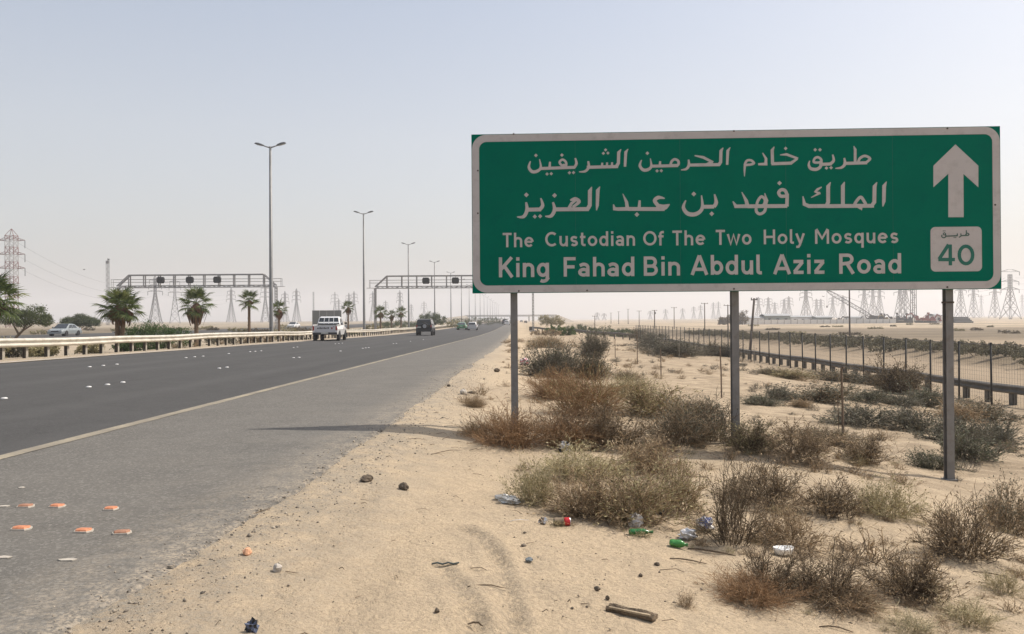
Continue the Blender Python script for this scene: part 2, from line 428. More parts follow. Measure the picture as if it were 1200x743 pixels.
# ================================================================ ROAD
def asphalt(name, c1, c2, dusty, dust_amt, agg):
    n = NT(name)
    a = n.mix(n.noise(.22, 5, .6, stretch=(3.2, .28, 1)), c1, c2)
    a = n.mix(n.math('MULTIPLY', n.ramp(n.noise(1.6, 6, .65), .45, .7), .35), a, tuple(x * 1.22 for x in c2))
    sp = n.voro(70); a = n.mix(n.math('MULTIPLY', n.ramp(sp.outputs['Color'], .55, .95), agg), a, tuple(x * 1.75 for x in c2))
    sp2 = n.noise(52, 4, .7); a = n.mix(n.math('MULTIPLY', n.ramp(sp2, .58, .70), agg), a, tuple(x * .45 for x in c1))
    if not dusty:                                          # polished wheel paths and oilier lane centres
        wp = n.math('SINE', n.math('MULTIPLY', n.attr('edge'), 2 * math.pi / 1.72)); a = n.mix(n.math('MULTIPLY', n.math('MULTIPLY', n.ramp(wp, -.2, 1.), n.ramp(n.noise(.5, 5, .6, stretch=(1, .15, 1)), .3, .7)), .55), a, tuple(x * 1.32 for x in c2))
        a = n.mix(n.math('MULTIPLY', n.ramp(n.noise(.16, 6, .7, stretch=(5, .25, 1)), .56, .70), .5), a, tuple(x * .72 for x in c1))
    # thin wandering cracks
    if dusty: a = n.mix(n.math('MULTIPLY', n.math('MULTIPLY', n.ramp(n.attr('edge'), -.16, -.03), n.ramp(n.noise(18, 5, .7), .42, .55)), .7), a, (.055, .05, .045))  # dark band at the broken lip: shade among the crumbs, put into the colour
    ck = n.math('ABSOLUTE', n.math('SUBTRACT', n.noise(.42, 8, .6), .5))
    a = n.mix(n.math('MULTIPLY', n.ramp(ck, .0032, .0), .45), a, tuple(x * .5 for x in c1))
    if dusty:
        e = n.attr('edge')
        d = n.math('MULTIPLY', n.ramp(e, -.7, .0), n.ramp(n.noise(7, 6, .7), .36, .60))
        a = n.mix(n.math('MULTIPLY', n.math('MULTIPLY', d, dust_amt), n.ramp(n.noise(48, 5, .75), .42, .56)), a, (.40, .335, .25))
        d2 = n.math('MULTIPLY', n.ramp(e, -2.4, -.2), n.ramp(n.noise(1.1, 6, .7), .42, .75))
        a = n.mix(n.math('MULTIPLY', d2, .22), a, (.30, .265, .215))
    n.put(n.b.inputs['Base Color'], a); n.b.inputs['Roughness'].default_value = .9
    n.put(n.b.inputs['Normal'], n.bump(n.noise(120, 3, .7), .004, .7))
    return n.m
M_LANE = asphalt('asphalt_lanes', (.050, .0485, .046), (.066, .064, .061), False, 0, .38)
M_SHLD = asphalt('asphalt_shoulder', (.100, .094, .083), (.130, .122, .108), True, .85, .72)
def road_sheet(name, us, ys, mat, lift, zf=None, attrs=True):
    Yv = np.array(ys); rows = []
    for f in us: rows.append(f(Yv) if callable(f) else np.full(len(Yv), float(f)))
    U = np.stack(rows, 1); Y = np.repeat(Yv[:, None], U.shape[1], 1); X = U + SL * Y
    Z = np.interp(U, PU, PZ) + zr(Y) + lift
    if zf: Z = zf(U, Y, Z)
    o = link(name, grid_mesh(name, X, Y, Z, mat, {'edge': U - sedge(Y)} if attrs else {}))
    return tag(o, kind='structure')
ys_road = list(np.arange(-60, 2, 4)) + list(np.arange(2, 14, .06)) + list(np.arange(14, 60, .25)) + list(np.arange(60, 300, 3)) + list(np.arange(300, 1500, 20)) + list(np.arange(1500, 4001, 250))
road_sheet('road_lanes', list(np.linspace(-14.95, -4.40, 12)), ys_road, M_LANE, .004)
def shoulder_z(U, Y, Z):
    e = U - sedge(Y)
    return Z - np.clip((e + .05) / .05, 0, 1) * .045 + .004 * fbm(U * 1.3, Y * 1.3, 2, 61) * np.clip(-e / .3, 0, 1)
sh_us = [-4.40 + i * .35 for i in range(7)] + [(lambda y, t=t: -2.0 * (1 - t) + sedge(y) * t) for t in (.35, .6, .8, .9, .96, 1.0)] + [(lambda y: sedge(y) + .05)]
road_sheet('road_shoulder', sh_us, ys_road, M_SHLD, .006, shoulder_z)
# worn yellowish edge line
n = NT('edge_line_paint')
c = n.mix(n.ramp(n.noise(1.3, 7, .7), .40, .68), (.31, .27, .195), (.18, .158, .125))
c = n.mix(n.ramp(n.noise(28, 5, .7), .50, .62), c, (.20, .18, .15)); n.put(n.b.inputs['Base Color'], c); n.b.inputs['Roughness'].default_value = .85
M_LINE = n.m
road_sheet('edge_line', [(lambda y: -4.50 + .012 * fbm(y * 2.5, y * 0, 3, 3)), (lambda y: -4.36 + .012 * fbm(y * 2.5, y * 0 + 4, 3, 8))], [y for y in ys_road if y < 1500], M_LINE, .0105, attrs=False)
# concrete lip and gravel verge by the guardrail
M_LIP = pmat('lip_concrete', (.36, .32, .27), .9, var=.2, scale=3, bump=.4, bscale=20)
def lip_z(U, Y, Z): return Z
road_sheet('road_lip', [-15.30, -14.97], [y for y in ys_road if y < 1500], M_LIP, .03, attrs=False)
# far carriageway beyond the median
road_sheet('opposite_road', [-63.5, -57, -51, -45, -38.5], [y for y in ys_road if y < 1500 and (y < 2 or y > 60 or abs(y % 1) < .06)], M_LANE, .0, lambda U, Y, Z: Z + .01, attrs=False)

# ================================================================ DIRECTION SIGN
M_GREEN = pmat('sign_green_sheeting', (.0, .135, .088), .5, var=.05, scale=2.5, spec=.02, dirt=(.0, .115, .082), dscale=5)
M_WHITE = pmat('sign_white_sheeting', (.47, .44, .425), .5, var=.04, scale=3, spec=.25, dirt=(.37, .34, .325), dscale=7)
M_INK = pmat('sign_green_ink', (.0, .12, .085), .45, var=.05)
M_INK2 = pmat('sign_dark_ink', (.05, .10, .08), .5, var=.05)
M_ALU = pmat('sign_back_aluminium', (.42, .42, .42), .5, .6, var=.1, scale=4)
M_GALV = pmat('galvanised_post', (.205, .20, .195), .6, .35, var=.16, scale=6, dirt=(.16, .14, .12), dscale=9)
M_IRONC = pmat('clamp_rust', (.09, .07, .06), .8, .2, var=.3)
YL, YR = 9.60, 9.37
TLp = at(553, 157.5, YL); BLp = at(553, 344, YL); TRp = at(1172.5, 147.5, YR); BRp = at(1173, 338, YR)
s_org = (TLp + BLp) / 2; s_end = (TRp + BRp) / 2
s_x = (s_end - s_org); SW = s_x.length; s_x.z *= .35; s_x.normalize()
SH = ((TLp - BLp).length + (TRp - BRp).length) / 2
s_y = Vector((0, 0, 1)); s_y = (s_y - s_x * s_y.dot(s_x)).normalized()
s_n = s_x.cross(s_y)                                       # towards the reader (-Y)
def suv(px, py):                                           # photo pixel -> metres on the sign face
    d = ray(px, py); t = (s_org - EYE).dot(s_n) / d.dot(s_n)
    p = EYE + d * t - s_org
    return Vector((p.dot(s_x), p.dot(s_y), 0))
SIGN = empty('direction_sign', s_org, label='large green and white bilingual road sign on three grey posts beside the highway', cat='road sign')
SIGN.matrix_world = Matrix.Translation(s_org) @ Matrix((s_x, s_y, s_n)).transposed().to_4x4()
mb = MB(); mb.box((SW / 2, 0, -.02), (SW, SH, .04))
panel = mb.build('sign_panel', M_GREEN, SIGN)
def rrect(x0, y0, x1, y1, r, n=8):
    P = []
    for cx, cy, a0 in ((x1 - r, y1 - r, 0), (x0 + r, y1 - r, 90), (x0 + r, y0 + r, 180), (x1 - r, y0 + r, 270)):
        for i in range(n + 1):
            a = R(a0 + 90 * i / n); P.append((cx + r * math.cos(a), cy + r * math.sin(a)))
    return P
PXM = SW / 619.7                                           # metres per photo pixel on the sign
z1 = .0025
bt = 8.2 * PXM
o_ = rrect(.006, -SH / 2 + .006, SW - .006, SH / 2 - .006, 17 * PXM); i_ = rrect(bt + .01, -SH / 2 + bt + .01, SW - bt - .01, SH / 2 - bt - .01, 9 * PXM)
mb = MB(); n_ = len(o_)
mb.add([(x, y, z1) for x, y in o_] + [(x, y, z1) for x, y in i_], [(i, (i + 1) % n_, n_ + (i + 1) % n_, n_ + i) for i in range(n_)])
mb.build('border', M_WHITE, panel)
# faint joints between the sheeting strips, a few fixing bolts, back rails, posts
M_JOINT = pmat('sheet_joint_green', (.0, .10, .068), .6, var=.05)
for k in (1, 2, 3, 4):
    mb = MB(); x = SW * k / 5; mb.box((x, 0, .0006), (.004, SH - 2 * bt - .03, .002)); mb.build('sheet_joint', M_JOINT, panel)
for px, py in ((608, 341), (688, 340.3), (560, 250), (560, 200), (1166, 240), (860, 338.5), (1110, 336.5), (860, 153.5), (1110, 150.5), (602, 157)):
    q = suv(px, py); mb = MB(); mb.lathe((q.x, q.y, z1), [(.011, 0), (.011, .005), (.007, .008), (.001, .008)], 8); mb.build('bolt', M_IRONC, panel)
mb = MB()
for yy in (-SH * .36, 0, SH * .36): mb.box((SW / 2, yy, -.065), (SW - .1, .05, .05))
mb.build('back_rail', M_ALU, SIGN); tag(SIGN.children[-1], kind=None)
inv = SIGN.matrix_world.inverted()
for px, gy in ((601.8, None), (860, None), (1110, None)):
    c = suv(px, 345)
    c = c * (1 + .145 / 9.5) + Vector(((0 - EYE.x + s_org.x) * 0, 0, 0)); off = (s_org.x + s_x.x * suv(px, 345).x) * .145 / 9.5
    top = s_org + s_x * (suv(px, 345).x + off) + s_n * (-.145); x, y = top.x, top.y
    zg = gz(x, y) - .05; zt = (s_org + s_y * (SH / 2 - .05)).z
    mb = MB(); W = .086; T = .009
    for j in (-1, 1): mb.box((0, j * (W / 2 - T / 2), (zt - zg) / 2), (W, T, zt - zg))
    mb.box((0, 0, (zt - zg) / 2), (.012, W - 2 * T, zt - zg - .002))
    mb.box((0, 0, .055), (W + .05, W + .05, .02))
    for q in (-1, 1):
        mb.box((q * (W / 2 + .014), 0, .075), (.02, .02, .03))
    o = mb.build('post', M_GALV, SIGN)
    cm = MB(); cz = (zt - zg) - SH - .10; cm.box((0, 0, cz), (W + .014, W + .014, .022))
    if px > 1000: cm.build('clamp', M_IRONC, o)
    o.matrix_parent_inverse = inv
    o.location = (x, y, zg)
# ---- lettering: every stroke is a flat ribbon of sheeting with its own width along the way
class Ink:
    def __init__(s, z): s.mb = MB(); s.z = z; s.i = 0
    def stroke(s, pts, ws, closed=False, miter=True):
        P = [Vector((p[0], p[1])) for p in pts]; n = len(P)
        if not hasattr(ws, '__len__'): ws = [ws] * n
        elif len(ws) != n: ws = [float(np.interp(i / (n - 1), np.linspace(0, 1, len(ws)), ws)) for i in range(n)]
        s.i += 1; z = s.z + (s.i % 9) * .00022
        A = []; B = []
        for i in range(n):
            a = P[i - 1] if (i or closed) else None; b = P[(i + 1) % n] if (i < n - 1 or closed) else None
            if a is None: d = (b - P[i]).normalized(); nn = Vector((-d.y, d.x)); k = 1
            elif b is None: d = (P[i] - a).normalized(); nn = Vector((-d.y, d.x)); k = 1
            else:
                d1 = (P[i] - a).normalized(); d2 = (b - P[i]).normalized()
                n1 = Vector((-d1.y, d1.x)); n2 = Vector((-d2.y, d2.x)); nn = (n1 + n2)
                nn = nn.normalized() if nn.length > 1e-3 else n1
                k = min(1.5, 1 / max(.4, nn.dot(n1)))
            A.append(P[i] + nn * ws[i] / 2 * k); B.append(P[i] - nn * ws[i] / 2 * k)
        V = [(p.x, p.y, z) for p in A] + [(p.x, p.y, z) for p in B]
        F = [(i, i + n, (i + 1) % n + n, (i + 1) % n) for i in range(n if closed else n - 1)]
        s.mb.add(V, F)
    def poly(s, pts):
        s.i += 1; z = s.z + (s.i % 9) * .00022
        s.mb.add([(p[0], p[1], z) for p in pts], [tuple(range(len(pts)))])
def smooth(pts, closed=False, n=5):
    P = [Vector((p[0], p[1])) for p in pts]; N = len(P)
    if N < 3: return P
    out = []
    for i in range(N if closed else N - 1):
        p0 = P[(i - 1) % N] if (closed or i) else P[i]; p1 = P[i]; p2 = P[(i + 1) % N]; p3 = P[(i + 2) % N] if (closed or i < N - 2) else p2
        for k in range(n):
            t = k / n
            out.append(.5 * ((2 * p1) + (p2 - p0) * t + (2 * p0 - 5 * p1 + 4 * p2 - p3) * t * t + (3 * p1 - p0 - 3 * p2 + p3) * t ** 3))
    if not closed: out.append(P[-1])
    return out
ARC = lambda cx, cy, rx, ry, a0, a1, n=10: [(cx + rx * math.cos(R(a0 + (a1 - a0) * i / n)), cy + ry * math.sin(R(a0 + (a1 - a0) * i / n))) for i in range(n + 1)]
# Arabic words, traced in the frame of two enlarged views (ox, oy, scale): s = straight strokes, c = curved, d = dots
def arabic(name, ox, oy, k, strokes, mat=None, z=.0032, parent=None):
    ink = Ink(z)
    f = lambda p: suv(ox + p[0] / k, oy + p[1] / k)
    m = PXM / k
    for s_ in strokes:
        kind, w, pts = s_
        if kind == 'd':
            for x, y in pts:
                c = f((x, y)); h = w * m / 2 * 1.25
                ink.poly([(c.x, c.y + h), (c.x - h, c.y), (c.x, c.y - h), (c.x + h, c.y)])
        else:
            q = [f(p) for p in pts]
            if kind in 'co': q = smooth(q, kind == 'o')
            ink.stroke(q, [x * m for x in w] if hasattr(w, '__len__') else w * m, kind == 'o')
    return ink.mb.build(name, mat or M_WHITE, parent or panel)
A_ = (600, 160, 5.4545); B_ = (820, 160, 5.0)
arabic('lettering', *A_, [
  ('s', [4, 19, 16], [(742, 80), (727, 100), (722, 193)]),
  ('s', [5, 20, 20, 22], [(697, 82), (682, 102), (680, 170), (668, 190)]), ('s', 20, [(678, 192), (478, 197)]),
  ('s', [12, 16], [(640, 165), (638, 195)]), ('s', [12, 16], [(608, 166), (606, 195)]), ('s', [12, 16], [(577, 168), (575, 195)]),
  ('d', 17, [(598, 86), (584, 108), (613, 106)]),
  ('c', [12, 18, 16, 5], [(487, 158), (490, 195), (468, 222), (428, 226)]),
  ('c', [10, 17, 18], [(404, 138), (412, 172), (398, 198)]), ('s', 19, [(403, 197), (178, 205)]),
  ('o', 15, [(345, 192), (345, 165), (324, 148), (304, 164), (318, 184), (334, 182)]), ('d', 19, [(319, 119)]),
  ('s', [12, 18], [(243, 162), (240, 200)]), ('d', 18, [(367, 232), (393, 231), (224, 240), (251, 238)]),
  ('c', [6, 18, 20, 20, 16, 5], [(118, 158), (108, 196), (128, 224), (160, 222), (184, 198), (176, 145)]), ('d', 19, [(153, 121)])], z=.0030)
arabic('lettering', *A_, [
  ('c', [6, 18, 20, 20, 16, 5], [(828, 150), (817, 186), (838, 213), (868, 212), (890, 190), (884, 140)]), ('d', 19, [(865, 107)]),
  ('s', 19, [(888, 190), (1062, 186)]), ('s', [12, 18], [(947, 158), (944, 190)]), ('d', 18, [(927, 220), (954, 219)]),
  ('o', 16, [(1016, 182), (1020, 160), (1040, 146), (1062, 157), (1062, 180), (1040, 184)]),
  ('c', [10, 18, 16, 5], [(1128, 148), (1130, 184), (1113, 208), (1080, 214)]), ('s', 19, [(1130, 183), (1215, 181)])])
arabic('lettering', *B_, [
  ('s', [7, 16, 14], [(-30, 112), (20, 122), (78, 152)]), ('s', 18, [(-20, 167), (118, 165)]), ('s', [14, 18], [(70, 148), (40, 166)]),
  ('s', [5, 18, 18, 20], [(137, 66), (124, 84), (122, 150), (112, 165)]), ('s', [4, 17, 14], [(178, 64), (164, 84), (160, 166)])], z=.0034)
arabic('lettering', *B_, [
  ('s', [14, 11, 4], [(264, 168), (262, 200), (262, 234)]), ('o', 14, [(264, 166), (276, 142), (300, 140), (317, 156), (300, 164), (280, 166)]),
  ('s', [6, 15, 18], [(368, 96), (388, 130), (386, 162)]), ('s', [18, 12], [(396, 161), (342, 163)]),
  ('s', [5, 18, 18], [(436, 60), (424, 80), (426, 162)]), ('s', 18, [(420, 160), (540, 156)]), ('s', [5, 15, 13], [(470, 108), (508, 105), (575, 130)]),
  ('s', [12, 18], [(572, 130), (532, 157)]), ('d', 17, [(503, 70)])], z=.0028)
arabic('lettering', *B_, [
  ('s', [4, 16, 16], [(902, 56), (910, 76), (910, 156)]), ('c', 15, [(926, 156), (938, 128), (968, 114), (997, 130), (975, 152)]), ('s', 18, [(842, 158), (980, 154)]),
  ('c', [10, 17, 15, 5], [(846, 126), (850, 160), (830, 182), (794, 187)]),
  ('c', [8, 16, 18], [(778, 106), (784, 140), (766, 160)]), ('s', 18, [(772, 161), (700, 164)]),
  ('o', 14, [(668, 150), (674, 128), (694, 122), (712, 138), (700, 152)]),
  ('c', [14, 18, 19, 16, 5], [(712, 140), (708, 174), (684, 192), (650, 188), (638, 166), (644, 142)]), ('d', 17, [(676, 78), (704, 78), (742, 185), (769, 183)])])
arabic('lettering', *A_, [
  ('s', [4, 24, 20, 6], [(562, 320), (548, 345), (545, 440), (540, 472)]),
  ('s', [5, 26, 25, 26], [(510, 322), (498, 348), (497, 440), (484, 462)]), ('s', 25, [(492, 464), (268, 466)]),
  ('s', [22, 18, 14], [(362, 462), (380, 428), (412, 404)]), ('c', [10, 26, 22, 16], [(372, 408), (404, 400), (428, 418), (388, 452)]),
  ('c', [12, 24, 22, 6], [(262, 420), (272, 468), (250, 508), (212, 510)]), ('d', 25, [(272, 377)]),
  ('c', [8, 22, 24], [(184, 394), (196, 440), (178, 466)]), ('s', 25, [(186, 466), (94, 468)]),
  ('c', [12, 24, 22, 6], [(90, 420), (96, 470), (74, 512), (32, 514)]), ('d', 25, [(92, 373)]), ('d', 22, [(146, 512), (180, 510)])])
arabic('lettering', *A_, [
  ('s', [5, 20, 24], [(708, 366), (732, 420), (738, 466)]), ('s', [24, 22, 20, 6], [(748, 462), (680, 464), (654, 462), (648, 434)]), ('s', 24, [(740, 463), (975, 464)]),
  ('s', [14, 22], [(816, 408), (812, 465)]), ('d', 25, [(798, 499)]),
  ('c', [6, 24, 24, 24], [(976, 396), (936, 390), (912, 410), (930, 438)]), ('s', [24, 16, 5], [(922, 440), (965, 444), (1008, 434)]), ('s', [6, 18, 24], [(1006, 436), (985, 455), (960, 464)])], z=.0028)
arabic('lettering', *B_, [
  ('c', [6, 20, 24, 24, 20, 6], [(-82, 374), (-96, 416), (-70, 452), (-22, 454), (14, 420), (10, 345)]), ('d', 23, [(-35, 337)]),
  ('s', 22, [(10, 412), (84, 411)]), ('c', [8, 22, 22], [(86, 338), (96, 386), (82, 412)]), ('d', 23, [(70, 453)])], z=.0034)
arabic('lettering', *B_, [
  ('s', [5, 20, 22], [(246, 326), (272, 376), (280, 410)]), ('s', [22, 20, 6], [(290, 408), (210, 409), (194, 380)]), ('s', 22, [(280, 409), (512, 407)]),
  ('s', [5, 18, 18], [(380, 332), (392, 375), (384, 405)]), ('o', 16, [(336, 402), (342, 374), (362, 352), (382, 372), (372, 402)]),
  ('c', 17, [(330, 412), (332, 440), (352, 454), (378, 440), (386, 412)]),
  ('s', [20, 20], [(512, 335), (510, 410)]), ('o', 19, [(510, 345), (500, 318), (478, 312), (462, 328), (472, 348), (494, 350)]), ('d', 22, [(467, 273)])])
arabic('lettering', *B_, [
  ('s', [5, 22, 22, 22], [(766, 268), (752, 292), (752, 385), (742, 406)]), ('s', [22, 22, 20, 6], [(748, 407), (640, 408), (612, 396), (604, 350)]),
  ('s', [6, 15, 8], [(714, 296), (690, 310), (672, 326)]), ('s', [10, 14], [(672, 322), (704, 334)]), ('s', [14, 5], [(706, 330), (652, 358)]),
  ('s', [5, 22, 22], [(848, 266), (838, 290), (838, 408)]), ('s', 22, [(742, 408), (1020, 406)]),
  ('o', 18, [(908, 400), (926, 368), (944, 356), (960, 376), (972, 402), (946, 404)]), ('s', [18, 5], [(946, 402), (948, 432)]), ('s', [14, 10], [(920, 408), (944, 424)]),
  ('s', [5, 22, 22, 20], [(1038, 268), (1024, 292), (1022, 385), (1008, 404)]), ('s', [4, 22, 20, 6], [(1094, 264), (1080, 290), (1078, 380), (1072, 410)])], z=.0028)
# Latin letters as strokes on a unit cap height; (advance, strokes)
XH = .71; w_ = .165
def lat(ch):
    h = w_ / 2; xh = XH - h; top = 1 - h
    bowl = lambda cx=.33, rx=.235: ('o', ARC(cx, XH / 2, rx, XH / 2 - h, 0, 340, 17))
    stem = lambda x, a=0, b=1: ('s', [(x, a), (x, b)])
    G = {
    'T': (.66, [('s', [(.03, top), (.63, top)]), stem(.33)]),
    'h': (.60, [stem(.10), ('s', [(.10, .40)] + ARC(.30, xh - .19, .20, .19, 160, 0, 8) + [(.50, 0)])]),
    'e': (.66, [('s', [(.12, .37), (.54, .37)]), ('s', ARC(.33, XH / 2, .235, XH / 2 - h, 3, 318, 18))]),
    'C': (.82, [('s', ARC(.45, .5, .36, .5 - h, 48, 312, 20))]),
    'u': (.60, [('s', [(.10, XH), (.10, .30)] + ARC(.28, h + .2, .18, .2, 190, 320, 6) + [(.50, .3)]), stem(.50, 0, XH)]),
    's': (.55, [('s', [(.46, xh - .06)] + ARC(.28, xh - .14, .16, .14, 60, 250, 8) + [(.32, .34)] + ARC(.28, h + .13, .175, .135, 60, -150, 9))]),
    't': (.40, [('s', [(.16, .92), (.16, .22)] + ARC(.29, h + .13, .13, .13, 190, 270, 5) + [(.38, h)]), ('s', [(.02, xh), (.37, xh)])]),
    'o': (.66, [bowl()]),
    'd': (.64, [bowl(.30, .215), stem(.52)]),
    'i': (.24, [stem(.12, 0, XH), ('s', [(.12, .83), (.12, 1.0)])]),
    'a': (.58, [('s', [(.08, xh - .07)] + ARC(.27, xh - .16, .19, .16, 120, 0, 8) + [(.46, 0)]), ('o', ARC(.26, .22, .185, .145, 0, 340, 12))]),
    'n': (.60, [stem(.10, 0, XH), ('s', [(.10, .40)] + ARC(.30, xh - .19, .20, .19, 160, 0, 8) + [(.50, 0)])]),
    'O': (.90, [('o', ARC(.45, .5, .37, .5 - h, 0, 345, 24))]),
    'f': (.38, [('s', [(.15, 0), (.15, .74)] + ARC(.29, top - .14, .14, .14, 180, 95, 6) + [(.38, top)]), ('s', [(.01, xh), (.36, xh)])]),
    'w': (.86, [('s', [(.06, XH), (.24, .04), (.43, XH - .04), (.62, .04), (.80, XH)])]),
    'H': (.80, [stem(.11), stem(.69), ('s', [(.11, .5), (.69, .5)])]),
    'l': (.30, [('s', [(.11, 1), (.11, .18)] + ARC(.22, h + .08, .11, .08, 190, 270, 4) + [(.29, h)])]),
    'y': (.56, [('s', [(.05, XH), (.29, .05)]), ('s', [(.52, XH), (.27, -.06), (.18, -.20), (.04, -.20)])]),
    'M': (.94, [('s', [(.11, 0), (.11, .93)]), ('s', [(.12, .98), (.47, .36), (.82, .98)]), ('s', [(.83, .93), (.83, 0)])]),
    'q': (.64, [bowl(.30, .215), stem(.52, -.28, XH)]),
    'K': (.74, [stem(.11), ('s', [(.66, 1), (.14, .40)]), ('s', [(.30, .56), (.68, 0)])]),
    'g': (.64, [bowl(.30, .215), ('s', [(.52, XH), (.52, -.05)] + ARC(.32, -.05, .20, .16, 0, -130, 8))]),
    'F': (.62, [stem(.11), ('s', [(.11, top), (.60, top)]), ('s', [(.11, .5), (.55, .5)])]),
    'B': (.72, [stem(.11), ('s', [(.11, top), (.38, top)] + ARC(.40, .75 - h / 2, .18, .25 - h / 2, 90, -90, 8) + [(.11, .5)]), ('s', [(.38, .5)] + ARC(.42, .25 + h / 2, .20, .25 - h / 2, 90, -90, 8) + [(.11, h)])]),
    'A': (.80, [('s', [(.05, 0), (.40, .98)]), ('s', [(.40, .98), (.75, 0)]), ('s', [(.18, .28), (.62, .28)])]),
    'b': (.64, [bowl(.34, .215), stem(.12)]),
    'z': (.54, [('s', [(.04, xh), (.50, xh)]), ('s', [(.46, xh - .03), (.08, h + .03)]), ('s', [(.04, h), (.51, h)])]),
    'R': (.74, [stem(.11), ('s', [(.11, top), (.40, top)] + ARC(.42, .72, .20, .28 - h, 90, -90, 8) + [(.11, .44 + h / 2)]), ('s', [(.40, .48), (.68, 0)])]),
    '4': (.70, [('s', [(.44, 1), (.06, .30)]), ('s', [(.03, .28), (.68, .28)]), ('s', [(.50, 0), (.50, 1)])]),
    '0': (.74, [('o', ARC(.37, .5, .27, .5 - h, 0, 345, 22))]),
    }
    return G[ch]
def word(ink, text, x0, x1, yt, yb, yt1=None, yb1=None, gap=.10, wk=1.):
    """letters of one word between photo columns x0..x1, cap top yt and baseline yb (slightly sloping)"""
    adv = 0; lay = []
    for ch in text:
        a, st = lat(ch); lay.append((adv, st)); adv += a + gap
    adv -= gap
    p0 = suv(x0, yb); p1 = suv(x1, yb1 if yb1 is not None else yb); H = (suv(x0, yt) - suv(x0, yb)).y
    sx = (p1.x - p0.x) / adv; w = w_ * H * wk
    for a, st in lay:
        for kd, pts in st:
            q = []
            for px, py in pts:
                X = p0.x + (a + px) * sx; q.append((X, p0.y + (p1.y - p0.y) * (X - p0.x) / (p1.x - p0.x) + py * H))
            ink.stroke(q, w, kd == 'o')
for txts, wk in ((((('The'), 588.7, 625.8, 272.9, 289.8, 289.6), ('Custodian', 638.7, 744.6, 271.8, 289.0, 288.0), ('Of', 753.7, 778, 270.8, 287.9, 287.7), ('The', 787.5, 827, 270.2, 287.7, 287.3),
                   ('Two', 838.3, 881, 269.3, 287.0, 286.8), ('Holy', 894.3, 942.6, 269.2, 286.3, 285.7), ('Mosques', 954.4, 1053, 268.2, 285.8, 285))), .93), \
                 ((('King', 584, 644.4, 301.7, 325.0, 324.5), ('Fahad', 659.8, 744.5, 301.4, 324.2, 323.6), ('Bin', 753.6, 797.5, 300.6, 323.3, 322.9), ('Abdul', 809.8, 893, 299.0, 322.2, 321.6),
                   ('Aziz', 906.5, 966.8, 298.0, 321.3, 320.9), ('Road', 982.6, 1057, 297.2, 320.9, 320.4)), 1.0):
    for t in txts:
        ink = Ink(.003); word(ink, t[0], t[1], t[2], t[3], t[4], yb1=t[5], wk=wk)
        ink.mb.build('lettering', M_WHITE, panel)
# arrow and route badge
C_ = lambda x, y: suv(1070 + x / 3.718, 145 + y / 3.715)
ink = Ink(.003); tip = [C_(*p) for p in ((184, 90), (88, 183), (88, 277), (153, 218), (219, 219), (284, 277), (284, 183))]
ink.mb.add([(p.x, p.y, .003) for p in tip], [(0, 1, 2, 3), (0, 3, 4), (0, 4, 5, 6)])
sh = [C_(*p) for p in ((153, 218), (153, 407), (220, 407), (219, 219))]
ink.mb.add([(p.x, p.y, .003) for p in sh], [(0, 1, 2, 3)])
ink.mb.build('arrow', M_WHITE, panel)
a, b = C_(75, 450), C_(300, 642)
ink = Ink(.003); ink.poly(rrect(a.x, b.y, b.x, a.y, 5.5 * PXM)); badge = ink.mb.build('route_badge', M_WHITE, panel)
ink = Ink(.0045); word(ink, '4', 1070 + 106 / 3.718, 1070 + 184 / 3.718, 145 + 526 / 3.715, 145 + 617 / 3.715); word(ink, '0', 1070 + 190 / 3.718, 1070 + 270 / 3.718, 145 + 526 / 3.715, 145 + 617 / 3.715)
ink.mb.build('route_number', M_INK, panel)
arabic('lettering', 1070, 145, 3.717, [('s', 5, [(231, 464), (231, 487)]), ('c', 5, [(226, 487), (234, 477), (243, 482), (236, 487)]), ('s', 5.5, [(206, 488), (242, 486)]),
  ('c', 5, [(207, 478), (207, 490), (198, 495)]), ('s', 5, [(192, 478), (191, 488)]), ('s', 5.5, [(194, 488), (140, 490)]), ('c', 5, [(140, 478), (141, 492), (132, 497), (124, 492), (125, 484)]),
  ('o', 4, [(130, 480), (135, 475), (140, 480), (135, 485)]), ('d', 5, [(131, 467), (138, 467), (178, 496), (185, 496)])], mat=M_INK2, z=.0045)

# ================================================================ PLANTS
def np_mesh(name, V, F, mats, mi=None):                   # V (n,3), F (m,4) quads
    me = bpy.data.meshes.new(name)
    me.vertices.add(len(V)); me.vertices.foreach_set('co', V.astype(np.float32).reshape(-1))
    m = len(F); me.loops.add(m * F.shape[1]); me.loops.foreach_set('vertex_index', F.astype(np.int32).reshape(-1))
    me.polygons.add(m); me.polygons.foreach_set('loop_start', np.arange(0, m * F.shape[1], F.shape[1], dtype=np.int32))
    me.polygons.foreach_set('loop_total', np.full(m, F.shape[1], np.int32))
    for q in mats: me.materials.append(q)
    if mi is not None: me.polygons.foreach_set('material_index', mi.astype(np.int32))
    me.update(calc_edges=True)
    return me
def unit(a): return a / np.maximum(np.linalg.norm(a, axis=-1, keepdims=True), 1e-9)
def ribbons(A, B, wa, wb, rng):                           # three-sided twigs between A and B
    d = unit(B - A); r = unit(rng.normal(size=A.shape)); x = unit(np.cross(d, r)); y = np.cross(d, x)
    V = []
    for P, w in ((A, wa), (B, wb)):
        for k in range(3):
            a = 2 * math.pi * k / 3
            V.append(P + (x * math.cos(a) + y * math.sin(a)) * np.asarray(w).reshape(-1, 1) / 2)
    V = np.stack(V, 1).reshape(-1, 3); o = (np.arange(len(A)) * 6)[:, None, None]
    F = (o + np.array([[0, 1, 4, 3], [1, 2, 5, 4], [2, 0, 3, 5]])[None]).reshape(-1, 4)
    return V, F
